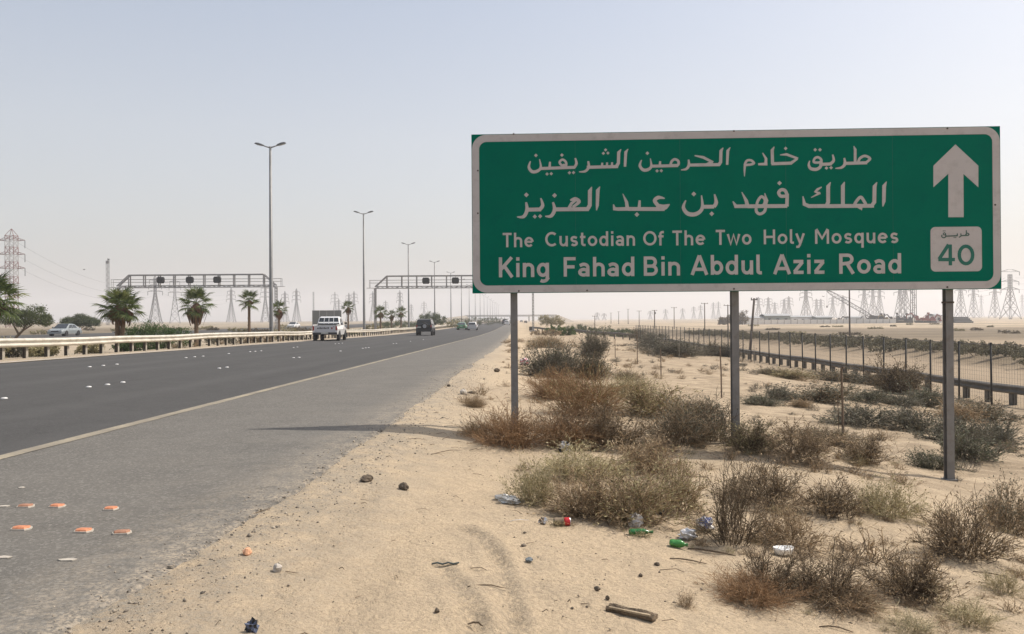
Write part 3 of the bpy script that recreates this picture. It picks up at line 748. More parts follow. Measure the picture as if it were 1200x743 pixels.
def leaves(P, L, W, rng, D=None, up=0.):                   # a folded diamond leaf at each point
    n = len(P)
    d = unit(rng.normal(size=(n, 3)) if D is None else D + rng.normal(size=(n, 3)) * .5)
    d[:, 2] += up; d = unit(d)
    s = unit(np.cross(d, rng.normal(size=(n, 3))))
    L = (L * rng.uniform(.6, 1.3, n))[:, None]; W = (W * rng.uniform(.6, 1.3, n))[:, None]
    nn = np.cross(d, s)
    V = np.stack([P, P + d * L * .5 + s * W * .5 + nn * W * .15, P + d * L, P + d * L * .5 - s * W * .5 + nn * W * .15], 1).reshape(-1, 3)
    F = np.arange(n * 4).reshape(n, 4)
    return V, F
def join(parts):
    V = []; F = []; o = 0
    for v, f in parts: V.append(v); F.append(f + o); o += len(v)
    return np.concatenate(V), np.concatenate(F)
def shrub_meshes(seed, nstem, ntwig, nleaf, leafL, leafW, flat=.8, open_=.5, wtw=.006):
    """twigs and leaves of a low desert shrub about 1 m across (radius .5), height `flat`"""
    rng = np.random.default_rng(seed)
    a = rng.uniform(0, 2 * math.pi, nstem); r0 = rng.uniform(0, .22, nstem) ** 1
    base = np.stack([np.cos(a) * r0, np.sin(a) * r0, np.full(nstem, -.03)], 1)
    a2 = a + rng.normal(0, .5, nstem); el = rng.uniform(.12, 1.45, nstem) ** 1
    R_ = rng.uniform(.42, 1.08, nstem) ** 1.1 * (1 + .25 * np.sin(a2 * 3 + seed))
    tip = np.stack([np.cos(a2) * np.cos(el) * .5, np.sin(a2) * np.cos(el) * .5, np.sin(el) * flat + .04], 1) * R_[:, None]
    mid = base * .4 + tip * .6; mid[:, 2] += .05 * rng.uniform(-.3, 1, nstem); mid += rng.normal(0, .035, (nstem, 3)); mid[:, 2] = np.maximum(mid[:, 2], .02)
    q = base * .75 + tip * .25 + rng.normal(0, .02, (nstem, 3))
    parts = [ribbons(base, q, np.full(nstem, wtw * 1.8), np.full(nstem, wtw * 1.5), rng), ribbons(q, mid, np.full(nstem, wtw * 1.5), np.full(nstem, wtw * 1.2), rng), ribbons(mid, tip, np.full(nstem, wtw * 1.2), np.full(nstem, wtw * .5), rng)]
    k = rng.integers(0, nstem, ntwig); t = rng.uniform(.15, 1, ntwig)[:, None]
    A = np.where(t < .5, q[k] + (mid[k] - q[k]) * t * 2, mid[k] + (tip[k] - mid[k]) * (t - .5) * 2)
    dr = unit(unit(A - np.array([0, 0, .0])) + rng.normal(0, .75, (ntwig, 3)) + np.array([0, 0, .25])); L = rng.uniform(.05, .2, ntwig)[:, None]
    B = A + dr * L; B[:, 2] = np.maximum(B[:, 2], .01)
    C = B + unit(dr + rng.normal(0, .6, (ntwig, 3))) * L * .7; C[:, 2] = np.maximum(C[:, 2], .01)
    parts += [ribbons(A, B, np.full(ntwig, wtw * .9), np.full(ntwig, wtw * .7), rng), ribbons(B, C, np.full(ntwig, wtw * .7), np.full(ntwig, wtw * .4), rng)]
    st = join(parts)
    k = rng.integers(0, ntwig, nleaf); t = rng.uniform(.1, 1.1, nleaf)[:, None]
    P = np.where(rng.uniform(size=(nleaf, 1)) < .5, A[k] + (B[k] - A[k]) * t, B[k] + (C[k] - B[k]) * t) + rng.normal(0, .008, (nleaf, 3))
    P[:, 2] = np.maximum(P[:, 2], .004)
    lf = leaves(P, leafL, leafW, rng, unit(B - A)[k], .3)
    return st, lf
M_TW = {k: leafmat('twig_' + k, a, b, .9, .0) for k, a, b in (
    ('brown', (.13, .09, .055), (.42, .31, .19)), ('straw', (.26, .21, .12), (.52, .44, .27)), ('dark', (.06, .044, .03), (.21, .155, .10)), ('grey', (.10, .085, .065), (.19, .165, .13)), ('rust', (.18, .105, .055), (.36, .23, .125)))}
M_LF = {k: leafmat('leaf_' + k, a, b, .85, .2) for k, a, b in (
    ('brown', (.15, .11, .065), (.50, .38, .235)), ('straw', (.24, .21, .10), (.52, .46, .27)), ('dark', (.06, .05, .032), (.27, .215, .135)), ('grey', (.085, .082, .058), (.21, .20, .145)),
    ('olive', (.14, .125, .06), (.46, .40, .22)), ('sage', (.085, .088, .055), (.205, .205, .14)), ('green', (.065, .082, .040), (.14, .165, .085)), ('rust', (.20, .12, .062), (.40, .26, .145)), ('bright', (.05, .085, .022), (.12, .18, .05)))}
SHAPES = {}
def shape(kind):
    if kind not in SHAPES:
        SHAPES[kind] = {
        'fine': lambda s: shrub_meshes(s, 75, 850, 2300, .038, .013, .55, wtw=.0056),
        'dense': lambda s: shrub_meshes(s, 110, 1500, 6500, .034, .014, .62, wtw=.006),
        'twiggy': lambda s: shrub_meshes(s, 55, 620, 1300, .034, .010, .85, wtw=.0065),
        'low': lambda s: shrub_meshes(s, 150, 1300, 1800, .04, .006, .34, wtw=.0042),
        'small': lambda s: shrub_meshes(s, 60, 620, 3000, .042, .020, .5, wtw=.007),
        }[kind]
    return SHAPES[kind]
MESHES = {}
def shrub_data(kind, tw, lf, var):
    key = (kind, tw, lf, var)
    if key not in MESHES:
        k2 = (kind, var)
        if k2 not in MESHES: MESHES[k2] = shape(kind)(hash_(kind) + var * 13)
        st, l = MESHES[k2]
        MESHES[key] = (np_mesh('stems', st[0], st[1], [M_TW[tw]]), np_mesh('foliage', l[0], l[1], [M_LF[lf]]))
    return MESHES[key]
def hash_(s): return sum(ord(c) * (i + 3) for i, c in enumerate(s))
rnd = random.Random(5)
def shrub(name, p, w, h, kind, tw, lf, label, cat='shrub', group=None, hs={'fine': .55, 'dense': .62, 'twiggy': .85, 'low': .34, 'small': .5}):
    var = rnd.randrange(3)
    st, lv = shrub_data(kind, tw, lf, var)
    o = link(name, st); o.location = (p[0], p[1], p[2] - .01); o.rotation_euler = (0, 0, rnd.uniform(0, 6.28))
    o.scale = (w, w * rnd.uniform(.8, 1.1), h / hs[kind] / 1.05)
    tag(o, label, cat, group)
    link('foliage', lv, o)
    return o
def px_shrub(name, px, py, wp, hp, kind, tw, lf, label, **k):
    p = ground(px, py); Z = p.y
    w = wp * Z / FPX; h = hp * Z / FPX
    p = Vector((p.x, p.y + w * .28, 0)); p.z = gz(p.x, p.y)
    return shrub(name, p, w, h, kind, tw, lf, label, **k)
S = [
 (626, 594, 89.04, 43, 'fine', 'straw', 'olive', 'pale straw-green tuft over crushed plastic, leftmost of the near shrubs'),
 (690, 612, 127.2, 49.88, 'fine', 'brown', 'brown', 'brown fine-twigged shrub growing above the red can'),
 (745, 622, 143.1, 56.76, 'fine', 'brown', 'olive', 'tall olive-brown shrub right behind the upper green bottle'),
 (796, 606, 91.16, 55.04, 'fine', 'brown', 'straw', 'straw-tipped shrub behind the crumpled white cups'),
 (676, 566, 116.6, 34.4, 'fine', 'straw', 'straw', 'pale straw-coloured shrub in front of the rusty low brush'),
 (762, 560, 127.2, 34.4, 'fine', 'brown', 'brown', 'low brown shrub between the rusty brush and the tall olive-brown one'),
 (866, 646, 96, 108, 'twiggy', 'dark', 'dark', 'upright dark open-twigged shrub standing right of the blue plastic bag'),
 (930, 646, 106, 43, 'fine', 'brown', 'brown', 'brown bushy shrub just behind the white foam tray'),
 (912, 600, 127.2, 47.3, 'fine', 'dark', 'brown', 'dull brown shrub midway between the foam tray and the middle sign post'),
 (990, 612, 116.6, 39.56, 'fine', 'dark', 'brown', 'dark spiky shrub on the sand ridge left of the right sign post'),
 (1052, 612, 95.4, 39.56, 'fine', 'straw', 'straw', 'thin straw shrub at the foot of the right sign post'),
 (1150, 664, 116.6, 60.2, 'fine', 'dark', 'brown', 'wide dark-brown shrub at the right edge of the sand'),
 (1196, 630, 84.8, 51.6, 'fine', 'brown', 'grey', 'grey-brown shrub cut off by the right edge, behind the wide dark one'),
 (912, 706, 105, 66, 'twiggy', 'dark', 'dark', 'dark shrub with rust-red grass at its foot, lowest and leftmost on the right bank'),
 (985, 712, 140, 66, 'twiggy', 'dark', 'brown', 'dark twiggy shrub in the middle of the lowest row on the right'),
 (1086, 714, 137.8, 53.32, 'fine', 'dark', 'brown', 'dark mound-shaped shrub at the right end of the lowest row'),
 (890, 718, 130, 26, 'low', 'rust', 'rust', 'rust-orange grass fringe below the lowest dark shrub'),
 (1000, 722, 130, 22, 'low', 'brown', 'rust', 'faded rust fringe beneath the middle dark shrub of the lowest row'),
 (598, 528, 120, 34, 'low', 'rust', 'rust', 'rust-red low brush at the foot of the left sign post'),
 (668, 528, 110, 36, 'low', 'rust', 'brown', 'rusty brown brush behind the crumpled foil bag'),
 (716, 530, 148.4, 43, 'fine', 'brown', 'brown', 'big brown brush mound between the left and middle sign posts'),
 (806, 528, 137.8, 46.44, 'fine', 'brown', 'grey', 'grey-green topped brush mound left of the middle sign post'),
 (838, 520, 95.4, 43, 'fine', 'dark', 'grey', 'dark brush crowding the middle sign post from the left'),
 (770, 492, 137.8, 34.4, 'fine', 'brown', 'olive', 'olive-brown brush behind the big brown mound'),
 (688, 490, 110, 44, 'low', 'rust', 'olive', 'olive and rust brush right behind the white ball'),
 (652, 470, 84, 28, 'low', 'rust', 'rust', 'reddish brush nearest the pink rubbish bag'),
 (742, 468, 90, 22, 'low', 'straw', 'olive', 'low olive tufts behind the white ball'),
 (886, 534, 89.04, 32.68, 'fine', 'dark', 'olive', 'olive brush just right of the middle sign post'),
 (556, 512, 60, 14, 'low', 'brown', 'olive', 'small flat tuft on the sand left of the left sign post'),
 (556, 478, 36, 12, 'low', 'brown', 'brown', 'tiny brown tuft on the verge by the white-grey stone'),
 (652, 443, 80, 34, 'dense', 'grey', 'grey', 'dense grey-green bush beside the pink rubbish bag'),
 (694, 445, 60, 30, 'dense', 'dark', 'grey', 'darker right-hand half of the dense grey-green bush pair'),
 (698, 420, 40, 28, 'dense', 'grey', 'grey', 'upright grey-green bush rising behind the dense pair'),
 (640, 408, 60, 12, 'low', 'brown', 'olive', 'flat brown-green tuft on the sandy hump past the bushes'),
 (792, 418, 90, 18, 'dense', 'grey', 'grey', 'long grey-green bush at the far foot of the mesh fence'),
 (848, 418, 70, 14, 'dense', 'dark', 'grey', 'dark bush against the fence behind the middle sign post'),
 (765, 408, 50, 16, 'dense', 'grey', 'grey', 'grey bush at the far left end of the mesh fence'),
 (735, 446, 40, 10, 'low', 'dark', 'brown', 'flat brown bush beside the second thin stake'),
 (950, 546, 159, 36.12, 'fine', 'brown', 'brown', 'broad brown brush in front of the nearest thin stake'),
 (1022, 548, 95.4, 29.24, 'fine', 'dark', 'brown', 'brown brush mound right of the nearest thin stake'),
 (980, 524, 110, 16, 'low', 'dark', 'olive', 'flat dark brush around the base of the nearest thin stake'),
 (1104, 552, 70, 22.1, 'small', 'grey', 'sage', 'fresh green shrub hiding behind the right sign post foot'),
 (1152, 546, 97.5, 27.2, 'small', 'grey', 'sage', 'green shrub right of the right sign post, nearest of that patch'),
 (1184, 524, 87.5, 27.2, 'small', 'grey', 'grey', 'grey-green shrub by the right edge below the fence'),
 (1132, 522, 87.5, 27.2, 'small', 'grey', 'grey', 'grey-green shrub just right of the right sign post'),
 (1080, 508, 77.5, 23.8, 'small', 'grey', 'grey', 'round grey-green shrub just left of the right sign post'),
 (1062, 463, 80, 36, 'dense', 'dark', 'dark', 'biggest dark purple-brown bush leaning on the far guardrail'),
 (1093, 478, 80, 22.1, 'small', 'grey', 'sage', 'green shrub below the big dark bush'),
 (1064, 478, 62.5, 13.6, 'small', 'grey', 'grey', 'small grey-green shrub left of the green one below the dark bush'),
 (1020, 502, 92.5, 20.4, 'small', 'grey', 'grey', 'grey shrub alone on the sand right of the nearest stake'),
 (975, 474, 112.5, 17, 'small', 'brown', 'grey', 'low grey shrub beyond the nearest stake'),
 (1022, 474, 62.5, 15.3, 'small', 'grey', 'sage', 'small green shrub beyond the nearest stake, to its right'),
 (898, 476, 55, 11.9, 'small', 'grey', 'sage', 'little green shrub right of the middle sign post'),
 (918, 470, 55, 13.6, 'small', 'grey', 'grey', 'little grey shrub paired with the green one right of the middle post'),
 (940, 478, 37.5, 10.2, 'small', 'brown', 'brown', 'tiny brown shrub next to the little grey pair'),
 (990, 448, 75, 13.6, 'small', 'brown', 'grey', 'grey shrub touching the fence foot left of the dark bush'),
 (1025, 452, 62.5, 11.9, 'small', 'grey', 'grey', 'flat grey shrub under the fence beside the dark bush'),
 (936, 446, 62.5, 10.2, 'small', 'brown', 'olive', 'low olive shrub halfway to the fence'),
 (905, 440, 55, 8.5, 'small', 'brown', 'grey', 'low grey-brown shrub nearer the fence than the olive one'),
 (1166, 496, 75, 20.4, 'small', 'brown', 'grey', 'grey shrub below the last fence post on the right'),
 (1130, 494, 75, 18.7, 'small', 'brown', 'brown', 'brown shrub under the guardrail by the right sign post'),
 (822, 490, 70, 18, 'low', 'dark', 'grey', 'flat grey twigs on the sand by the tall thin stake'),
 (1150, 742, 100, 34, 'twiggy', 'straw', 'olive', 'sparse olive stems rising from the bottom right corner'),
 (1080, 748, 80, 26, 'twiggy', 'straw', 'sage', 'sparse green stems at the bottom edge, left of the corner ones'),
 (1185, 700, 60, 30, 'twiggy', 'straw', 'straw', 'thin straw stems at the right edge above the corner'),
 (806, 714, 26, 24, 'twiggy', 'brown', 'brown', 'tiny dry sprig near the weathered plank'),
]
for (px, py, wp, hp, kind, tw, lf, lab) in S:
    nm = {'fine': 'dry_shrub', 'dense': 'dense_bush', 'twiggy': 'twiggy_shrub', 'low': 'low_brush', 'small': 'desert_shrub'}[kind]
    px_shrub(nm, px, py, wp, hp, kind, tw, lf, lab)

# ---- ground cover nobody could count: joined tufts, grit, twigs
def cover():
    rng = np.random.default_rng(4)
    proto = [shrub_meshes(70 + i, 22, 90, 160, .06, .012, .5, wtw=.010) for i in range(4)]
    groups = {'brown': [], 'grey': [], 'straw': []}
    def put(x, y, w, g):
        st, lf = proto[rng.integers(0, 4)]
        a = rng.uniform(0, 6.28); c, s_ = math.cos(a), math.sin(a)
        z = gz(x, y)
        for k, (v, f) in enumerate((st, lf)):
            q = v.copy(); q[:, 0], q[:, 1] = (v[:, 0] * c - v[:, 1] * s_) * w, (v[:, 0] * s_ + v[:, 1] * c) * w
            q[:, 2] = v[:, 2] * w * .55; q += np.array([x, y, z - .005]); groups[g].append((q, f))
    n = 0
    while n < 420:
        y = 4 + 66 * rng.uniform() ** 1.5; u = rng.uniform(-.6, 15.5) if rng.uniform() < .8 else rng.uniform(-.9, 3)
        if float(fbm(np.array([u * .35]), np.array([y * .22]), 3, 88)[0]) < -.02 and rng.uniform() < .8: continue
        if y < 7 and u < 1.2: continue
        if u < 0 and y < 11: continue
        put(u + SL * y, y, rng.uniform(.15, .55) * (1 + y / 60), 'grey' if (u > 4 and rng.uniform() < .6) else 'brown'); n += 1
    for (px, py, wp, hp, kind, tw, lf, lab) in S:          # small satellites round the bigger shrubs
        if kind not in ('fine', 'twiggy') or py < 500: continue
        g = ground(px, py); w = wp * g.y / FPX
        for q in range(9):
            a = rng.uniform(0, 6.28); r = rng.uniform(.5, 1.15); x, y = g.x + math.cos(a) * w * r * .75, g.y + w * .25 + math.sin(a) * w * r * .5
            if x - SL * y > .2: put(x, y, w * rng.uniform(.14, .38), 'brown' if q % 3 else 'straw')
    for i in range(90):                                   # verge beyond the guardrail
        y = rng.uniform(18, 90); u = rng.uniform(-36, -17.6); put(u + SL * y, y, rng.uniform(.5, 1.3), 'grey' if rng.uniform() < .6 else 'brown')
    for g, l1, l2 in (('brown', 'brown', 'brown'), ('grey', 'grey', 'grey'), ('straw', 'straw', 'straw')):
        parts = groups[g]; v, f = join(parts); mi = np.concatenate([np.full(len(p[1]), i % 2) for i, p in enumerate(parts)])
        o = link('ground_cover', np_mesh('ground_cover', v, f, [M_TW[l1], M_LF[l2]], mi))
        tag(o, 'scattered small %s tufts of dry desert plants on the sand' % {'brown': 'brown', 'grey': 'grey-green', 'straw': 'straw-coloured'}[g], 'ground cover', kind='stuff')
cover()
M_GRIT = leafmat('grit_stone', (.10, .085, .07), (.42, .36, .28), .9, 0)
M_GRITD = leafmat('grit_dark', (.09, .075, .058), (.34, .28, .21), .9, 0)
def pebbles():
    rng = np.random.default_rng(8)
    def cloud(n, xyf, sz, mat, lab, name='gravel'):
        P, s_ = xyf(n); m = len(P)
        base = np.array([[1, 0, 0], [0, 1, 0], [-1, 0, 0], [0, -1, 0], [0, 0, .8], [0, 0, -.6]])
        V = base[None] * (s_[:, None, None]) * rng.uniform(.55, 1.25, (m, 6, 1)) * rng.uniform(.6, 1.4, (m, 1, 3))
        a = rng.uniform(0, 6.28, m); c, sn = np.cos(a)[:, None], np.sin(a)[:, None]
        X = V[:, :, 0] * c - V[:, :, 1] * sn; Y = V[:, :, 0] * sn + V[:, :, 1] * c
        V = np.stack([X, Y, V[:, :, 2]], -1) + P[:, None, :]
        F = np.array([[0, 1, 4], [1, 2, 4], [2, 3, 4], [3, 0, 4], [1, 0, 5], [2, 1, 5], [3, 2, 5], [0, 3, 5]])
        F = (np.arange(m)[:, None, None] * 6 + F[None]).reshape(-1, 3)
        tag(link(name, np_mesh(name, V.reshape(-1, 3), F, [mat])), lab, 'gravel', kind='stuff')
    def edge(n):
        y = 2.2 + 22 * rng.uniform(size=n) ** 1.8; d = rng.normal(.10, .16, n) * (1 + y / 16)
        x = sedge(y) + d + SL * y; s_ = rng.gamma(2.0, .0015, n) * (1 + y / 16)
        z = np.where(d > 0.02, height(x, y), np.interp(x - SL * y, PU, PZ) + zr(y) + .006)
        return np.stack([x, y, z + s_ * .15], 1), s_
    def sand(n):
        y = 2.2 + 16 * rng.uniform(size=n) ** 1.6; x = rng.uniform(-1.6, 1.05 + .62 * y, n)
        u = x - SL * y; k = u > sedge(y) + .05; x, y = x[k], y[k]
        m_ = fbm(x * 1.3, y * 1.3, 3, 19) + rng.uniform(-.45, .45, len(x)) > -.02; x, y = x[m_], y[m_]
        s_ = rng.gamma(1.4, .0015, len(x)) * (1 + y / 14)
        return np.stack([x, y, height(x, y) + s_ * .1], 1), s_
    cloud(5200, edge, 0, M_GRIT, 'loose grey grit and stones along the crumbling asphalt edge')
    cloud(15000, sand, 0, M_GRITD, 'dark crumbs and small stones scattered over the pale sand')
    # wisps of dry twigs
    n = 230; y = 2.3 + 12 * rng.uniform(size=n) ** 1.4; x = rng.uniform(-1.2, .5 + .62 * y, n)
    k = x - SL * y > sedge(y) + .1; x, y = x[k], y[k]; n = len(x)
    a = rng.normal(0, .7, n); L = rng.gamma(2, .014, n) * (1 + y / 10); z = height(x, y) + .006
    A = np.stack([x, y, z], 1); B = A + np.stack([np.cos(a) * L, np.sin(a) * L, rng.uniform(-.002, .012, n)], 1)
    x2, y2 = B[:, 0] + np.cos(a + .5) * L * .6, B[:, 1] + np.sin(a + .5) * L * .6; C = np.stack([x2, y2, height(x2, y2) + .004], 1)
    w = rng.uniform(.002, .005, n) * (1 + y / 14)
    v, f = join([ribbons(A, B, w, w * .8, rng), ribbons(B, C, w * .8, w * .4, rng)])
    tag(link('dry_twigs', np_mesh('dry_twigs', v, f, [M_TW['dark']])), 'broken dry twigs lying about on the sand', 'twigs', kind='stuff')
pebbles()

# ---- trees and bushes farther off
M_BARK = pmat('bark', (.13, .095, .065), .9, var=.3, scale=14, bump=.6, bscale=40)
def blob_crown(seed, blobs, n, L, W, gap=.25):
    """leaf clumps spread through several ellipsoids; blobs (x,y,z,rx,ry,rz)"""
    rng = np.random.default_rng(seed); P = []
    tot = sum(b[3] * b[4] for b in blobs)
    for b in blobs:
        m = int(n * b[3] * b[4] / tot); ncl = max(5, m // 45)
        d = unit(rng.normal(size=(ncl, 3))); r = rng.uniform(.35, 1.0, ncl)[:, None] ** .6
        c = d * r * np.array(b[3:6]) * (1 + rng.uniform(-.1, .16, (ncl, 1))) + np.array(b[:3])
        k = rng.integers(0, ncl, m)
        P.append(c[k] + rng.normal(0, .16, (m, 3)) * np.array(b[3:6]) * (1 - gap * .4))
    P = np.concatenate(P); P[:, 2] = np.maximum(P[:, 2], .03)
    return leaves(P, L, W, rng)
def tree(name, p, blobs, n, L, W, lf, trunk, label, cat='tree', group=None, tw=None, seed=1):
    o = empty(name, p, 0, label, cat, group)
    v, f = blob_crown(seed, blobs, n, L, W)
    link('crown', np_mesh('crown', v, f, [M_LF[lf]]), o)
    mb = MB()
    for pts, rs in trunk: mb.tube(pts, rs, 6)
    mb.build('trunk', M_BARK, o, smooth=True)
    return o
# leaning acacia and the round one behind the left guardrail
g = gat(14, 52); k = 52 / FPX
tree('acacia_tree', g, [(-.3, 0, 1.9, .8, .8, .6), (.65, .1, 1.75, .9, .8, .55), (1.55, 0, 1.95, .8, .8, .6), (2.1, .2, 1.6, .5, .6, .4)], 11000, .10, .05, 'green',
     [([(0, 0, -.1), (.25, 0, .5), (.7, 0, .95), (1.0, 0, 1.5)], [.11, .09, .07, .03]), ([(.45, 0, .7), (.1, .1, 1.2), (-.2, .1, 1.7)], [.07, .05, .02]), ([(.7, 0, .95), (1.2, 0, 1.25), (1.6, .1, 1.8)], [.06, .04, .02])],
     'leaning acacia with a forked bare trunk behind the left end of the guardrail', seed=3)
g = gat(93, 112)
tree('acacia_tree', g, [(-1.2, 0, 1.7, 1.4, 1.2, .7), (.4, 0, 2.0, 1.6, 1.2, .8), (1.6, 0, 1.6, 1.2, 1.1, .6)], 14000, .16, .08, 'green',
     [([(0, 0, -.2), (0, 0, .8), (.2, 0, 1.6)], [.13, .1, .04]), ([(0, 0, .6), (-.8, 0, 1.4)], [.08, .03]), ([(0, 0, .7), (1., 0, 1.4)], [.08, .03])],
     'wide green acacia standing behind the silver oncoming car', seed=5)
M_LF['bank'] = leafmat('leaf_bank', (.12, .11, .068), (.25, .225, .145), .9, .1)
M_LF['oleander'] = leafmat('leaf_oleander', (.035, .065, .02), (.095, .15, .045), .7, .25)
def bush(px, y, w, h, lf, label, name='bush', cat='bush', group=None, n=2600, L=.10, W=.04, seed=0, sink=0.):
    g = gat(px, y); g.z -= sink; r_ = random.Random(seed * 7 + int(px))
    bl = []
    nb = max(2, int(w / max(h, .5) * 1.6))
    for i in range(nb):
        t = (i + .5) / nb - .5
        bl.append((t * w * .8, r_.uniform(-.2, .2) * h, h * .42, w / nb * .8, h * .5, h * r_.uniform(.42, .58)))
    v, f = blob_crown(seed + int(px), bl, n, L, W)
    o = empty(name, g, 0, label, cat, group)
    link('foliage', np_mesh('foliage', v, f, [M_LF[lf]]), o)
    for i in range(4):
        t = r_.uniform(-.35, .35) * w; mb = MB(); mb.tube([(t * .5, 0, -.1), (t, r_.uniform(-.1, .1), h * .6)], [.02 + h * .01, .008], 5); mb.build('stem', M_BARK, o)
    return o
bush(168, 43, 2.0, 1.6, 'oleander', 'tall leafy green oleander touching the twin-trunk palm', 'oleander_bush', n=5200, seed=1)
bush(196, 44, 2.1, 1.45, 'oleander', 'green oleander to the right of the tallest leafy one behind the rail', 'oleander_bush', n=5200, seed=2)
bush(150, 40, 1.5, .8, 'oleander', 'low oleander at the foot of the twin-trunk palm', 'oleander_bush', n=3200, seed=3)
bush(20, 32, 1.8, .8, 'grey', 'grey-green scrub under the left end of the guardrail', n=3500, seed=4)
bush(-12, 31, 1.4, .9, 'olive', 'olive scrub at the very left edge behind the guardrail', n=3000, seed=44)
bush(52, 31, 1.2, .55, 'straw', 'straw-coloured scrub seen between the left guardrail posts', n=2400, seed=5)
bush(105, 36, 1.3, .5, 'olive', 'low olive scrub beneath the rail left of the twin-trunk palm', n=2000, seed=6)
bush(262, 54, 2.9, .8, 'grey', 'long grey hedge behind the rail between the second and third palm', n=4200, seed=7)
bush(300, 58, 2.6, .75, 'brown', 'brown-grey hedge behind the rail beneath the slim palm', n=3800, seed=8)
bush(332, 74, 2.6, 1.35, 'olive', 'rounded olive-green bush right of the nearest lamp post', n=3800, seed=9)
bush(344, 68, 3, .7, 'grey', 'grey scrub under the rail right of the nearest lamp post', n=3000, seed=10)
bush(395, 105, 3.2, 1.1, 'green', 'green bush behind the pickup truck and the short palm', n=3000, seed=11)
bush(416, 110, 2.4, .9, 'bright', 'bright green bush just left of the second lamp post', n=2500, seed=12)
# the far line of planting along the median
LINE = [(452, 150, 5, 2.2, 'green'), (466, 160, 5, 2.4, 'green'), (480, 165, 5, 2.0, 'green'), (493, 172, 5, 2.6, 'green'), (538, 205, 7, 2.6, 'green'), (550, 215, 7, 2.8, 'grey'), (562, 240, 9, 3.0, 'green'), (573, 270, 9, 2.8, 'grey'), (583, 300, 9, 2.8, 'green'), (437, 140, 4, 1.6, 'olive'), (590, 330, 10, 3, 'grey'), (528, 190, 5, 1.8, 'olive')]
for i, (px, y, w, h, lf) in enumerate(LINE):
    bush(px, y, w, h, lf, 'one of the dusty green bushes forming the far planting line along the road', 'roadside_bush', group='far bushes along the median', n=1700, L=.22, W=.10, seed=20 + i)
g = gat(507, 178)
tree('broad_tree', g, [(-1.8, 0, 2.3, 1.5, 1.5, 1.1), (0, 0, 2.9, 1.7, 1.5, 1.1), (1.9, 0, 2.2, 1.5, 1.4, 1.1), (.3, -.6, 1.9, 2.4, 1.4, 1.0)], 6500, .24, .11, 'green', [([(0, 0, -.2), (0, 0, 1.4), (.1, 0, 2.4)], [.22, .17, .07]), ([(0, 0, 1), (-1.3, 0, 2.2)], [.12, .04]), ([(0, 0, 1), (1.4, 0, 2.2)], [.12, .04])],
     'broad dark green tree rising just behind the black off-roader', seed=31)
# right side: clump by the end of the road, dark hedge under the crossing rail
g = gat(646, 190)
tree('broad_tree', g, [(-1.4, 0, 1.9, 1.6, 1.5, 1.2), (.8, 0, 1.8, 1.8, 1.5, 1.1), (2.3, .2, 1.3, 1.0, 1.2, .8)], 6000, .24, .11, 'olive', [([(0, 0, -.2), (0, 0, 1.0), (.1, 0, 2)], [.22, .17, .07])],
     'round olive-green tree right of the guardrail end', seed=33)
bush(650, 118, 2.6, 1.3, 'bright', 'yellow-green bush in front of the round olive tree', n=3000, L=.16, W=.07, seed=34)
bush(664, 104, 2.4, 1.1, 'bright', 'yellow-green bush beside the crossing guardrail', n=3000, L=.16, W=.07, seed=35)
bush(640, 96, 4.2, .8, 'brown', 'brown scrub below the crossing guardrail', n=3000, L=.14, W=.05, seed=36)
for i in range(9):
    bush(672 + i * 9.5, 150 - i * 3.2, 2.6, 1.5 + .2 * math.sin(i * 2.1), 'green', 'one of the dark green bushes in the row behind the crossing guardrail', 'hedge_bush', group='dark hedge behind the crossing guardrail', n=1500, L=.2, W=.09, seed=50 + i)
bush(752, 108, 3.0, 1.9, 'dark', 'dark tangled bush where the mesh fence begins', n=3600, L=.15, W=.06, seed=70)
bush(770, 98, 3.0, 1.3, 'grey', 'grey bush against the far start of the mesh fence', n=3000, L=.15, W=.06, seed=71)
# scrub bank beyond the service road on the right
k = 0
for u in np.arange(0, 1, .028):
    y = 42 + 95 * u; r_ = random.Random(int(u * 1000))
    for q in range(1 if u > .5 else 2):
        uu = 30.6 + r_.uniform(-1.0, 1.0) + q * 2.6
        x = uu + SL * y; px = 600 + x / y * FPX
        if px > 1290: continue
        bush(px, y, r_.uniform(4.2, 6.0), r_.uniform(.5, .8), 'bank', 'one of the dusty grey-green bushes on the bank beyond the service road', 'bank_bush', group='bushes on the bank beyond the service road', n=1500, L=.15, W=.07, seed=100 + k)
        k += 1
# low scrub dotted over the far plains
r_ = random.Random(77)
for i in range(16):
    px, y = 40 + i * 24 + r_.uniform(-8, 8), r_.uniform(118, 190)
    if px > 430: break
    bush(px, y, r_.uniform(2.5, 5.5), r_.uniform(.5, .9), 'dark' if i % 2 else 'olive', 'low scrub', 'plain_scrub', group='low scrub on the left plain', n=900, L=.22, W=.1, seed=300 + i)
for i in range(14):
    px, y = 890 + i * 23 + r_.uniform(-9, 9), r_.uniform(120, 280)
    bush(px, y, r_.uniform(2.0, 5.0), r_.uniform(.4, .8), 'dark' if i % 2 else 'olive', 'low scrub', 'plain_scrub', group='low scrub on the right plain', n=700, L=.25, W=.1, seed=330 + i)
# dark trees beside the yard wall, behind the middle post
for px, w, h, nm in ((848, 3.6, 3.6, 'small dark tree left of the middle sign post top'), (857, 4.2, 4.6, 'dark tree hidden by the middle sign post'), (870, 4.2, 6.2, 'tallest dark pointed tree right of the middle sign post')):
    g = gat(px, 330)
    tree('dark_tree', g, [(0, 0, h * .55, w * .5, w * .5, h * .42), (w * .25, 0, h * .4, w * .4, w * .4, h * .3), (-w * .25, 0, h * .35, w * .4, w * .4, h * .3)], 2200, .5, .25, 'dark', [([(0, 0, -.3), (0, 0, h * .7)], [.2, .08])], nm, seed=int(px))

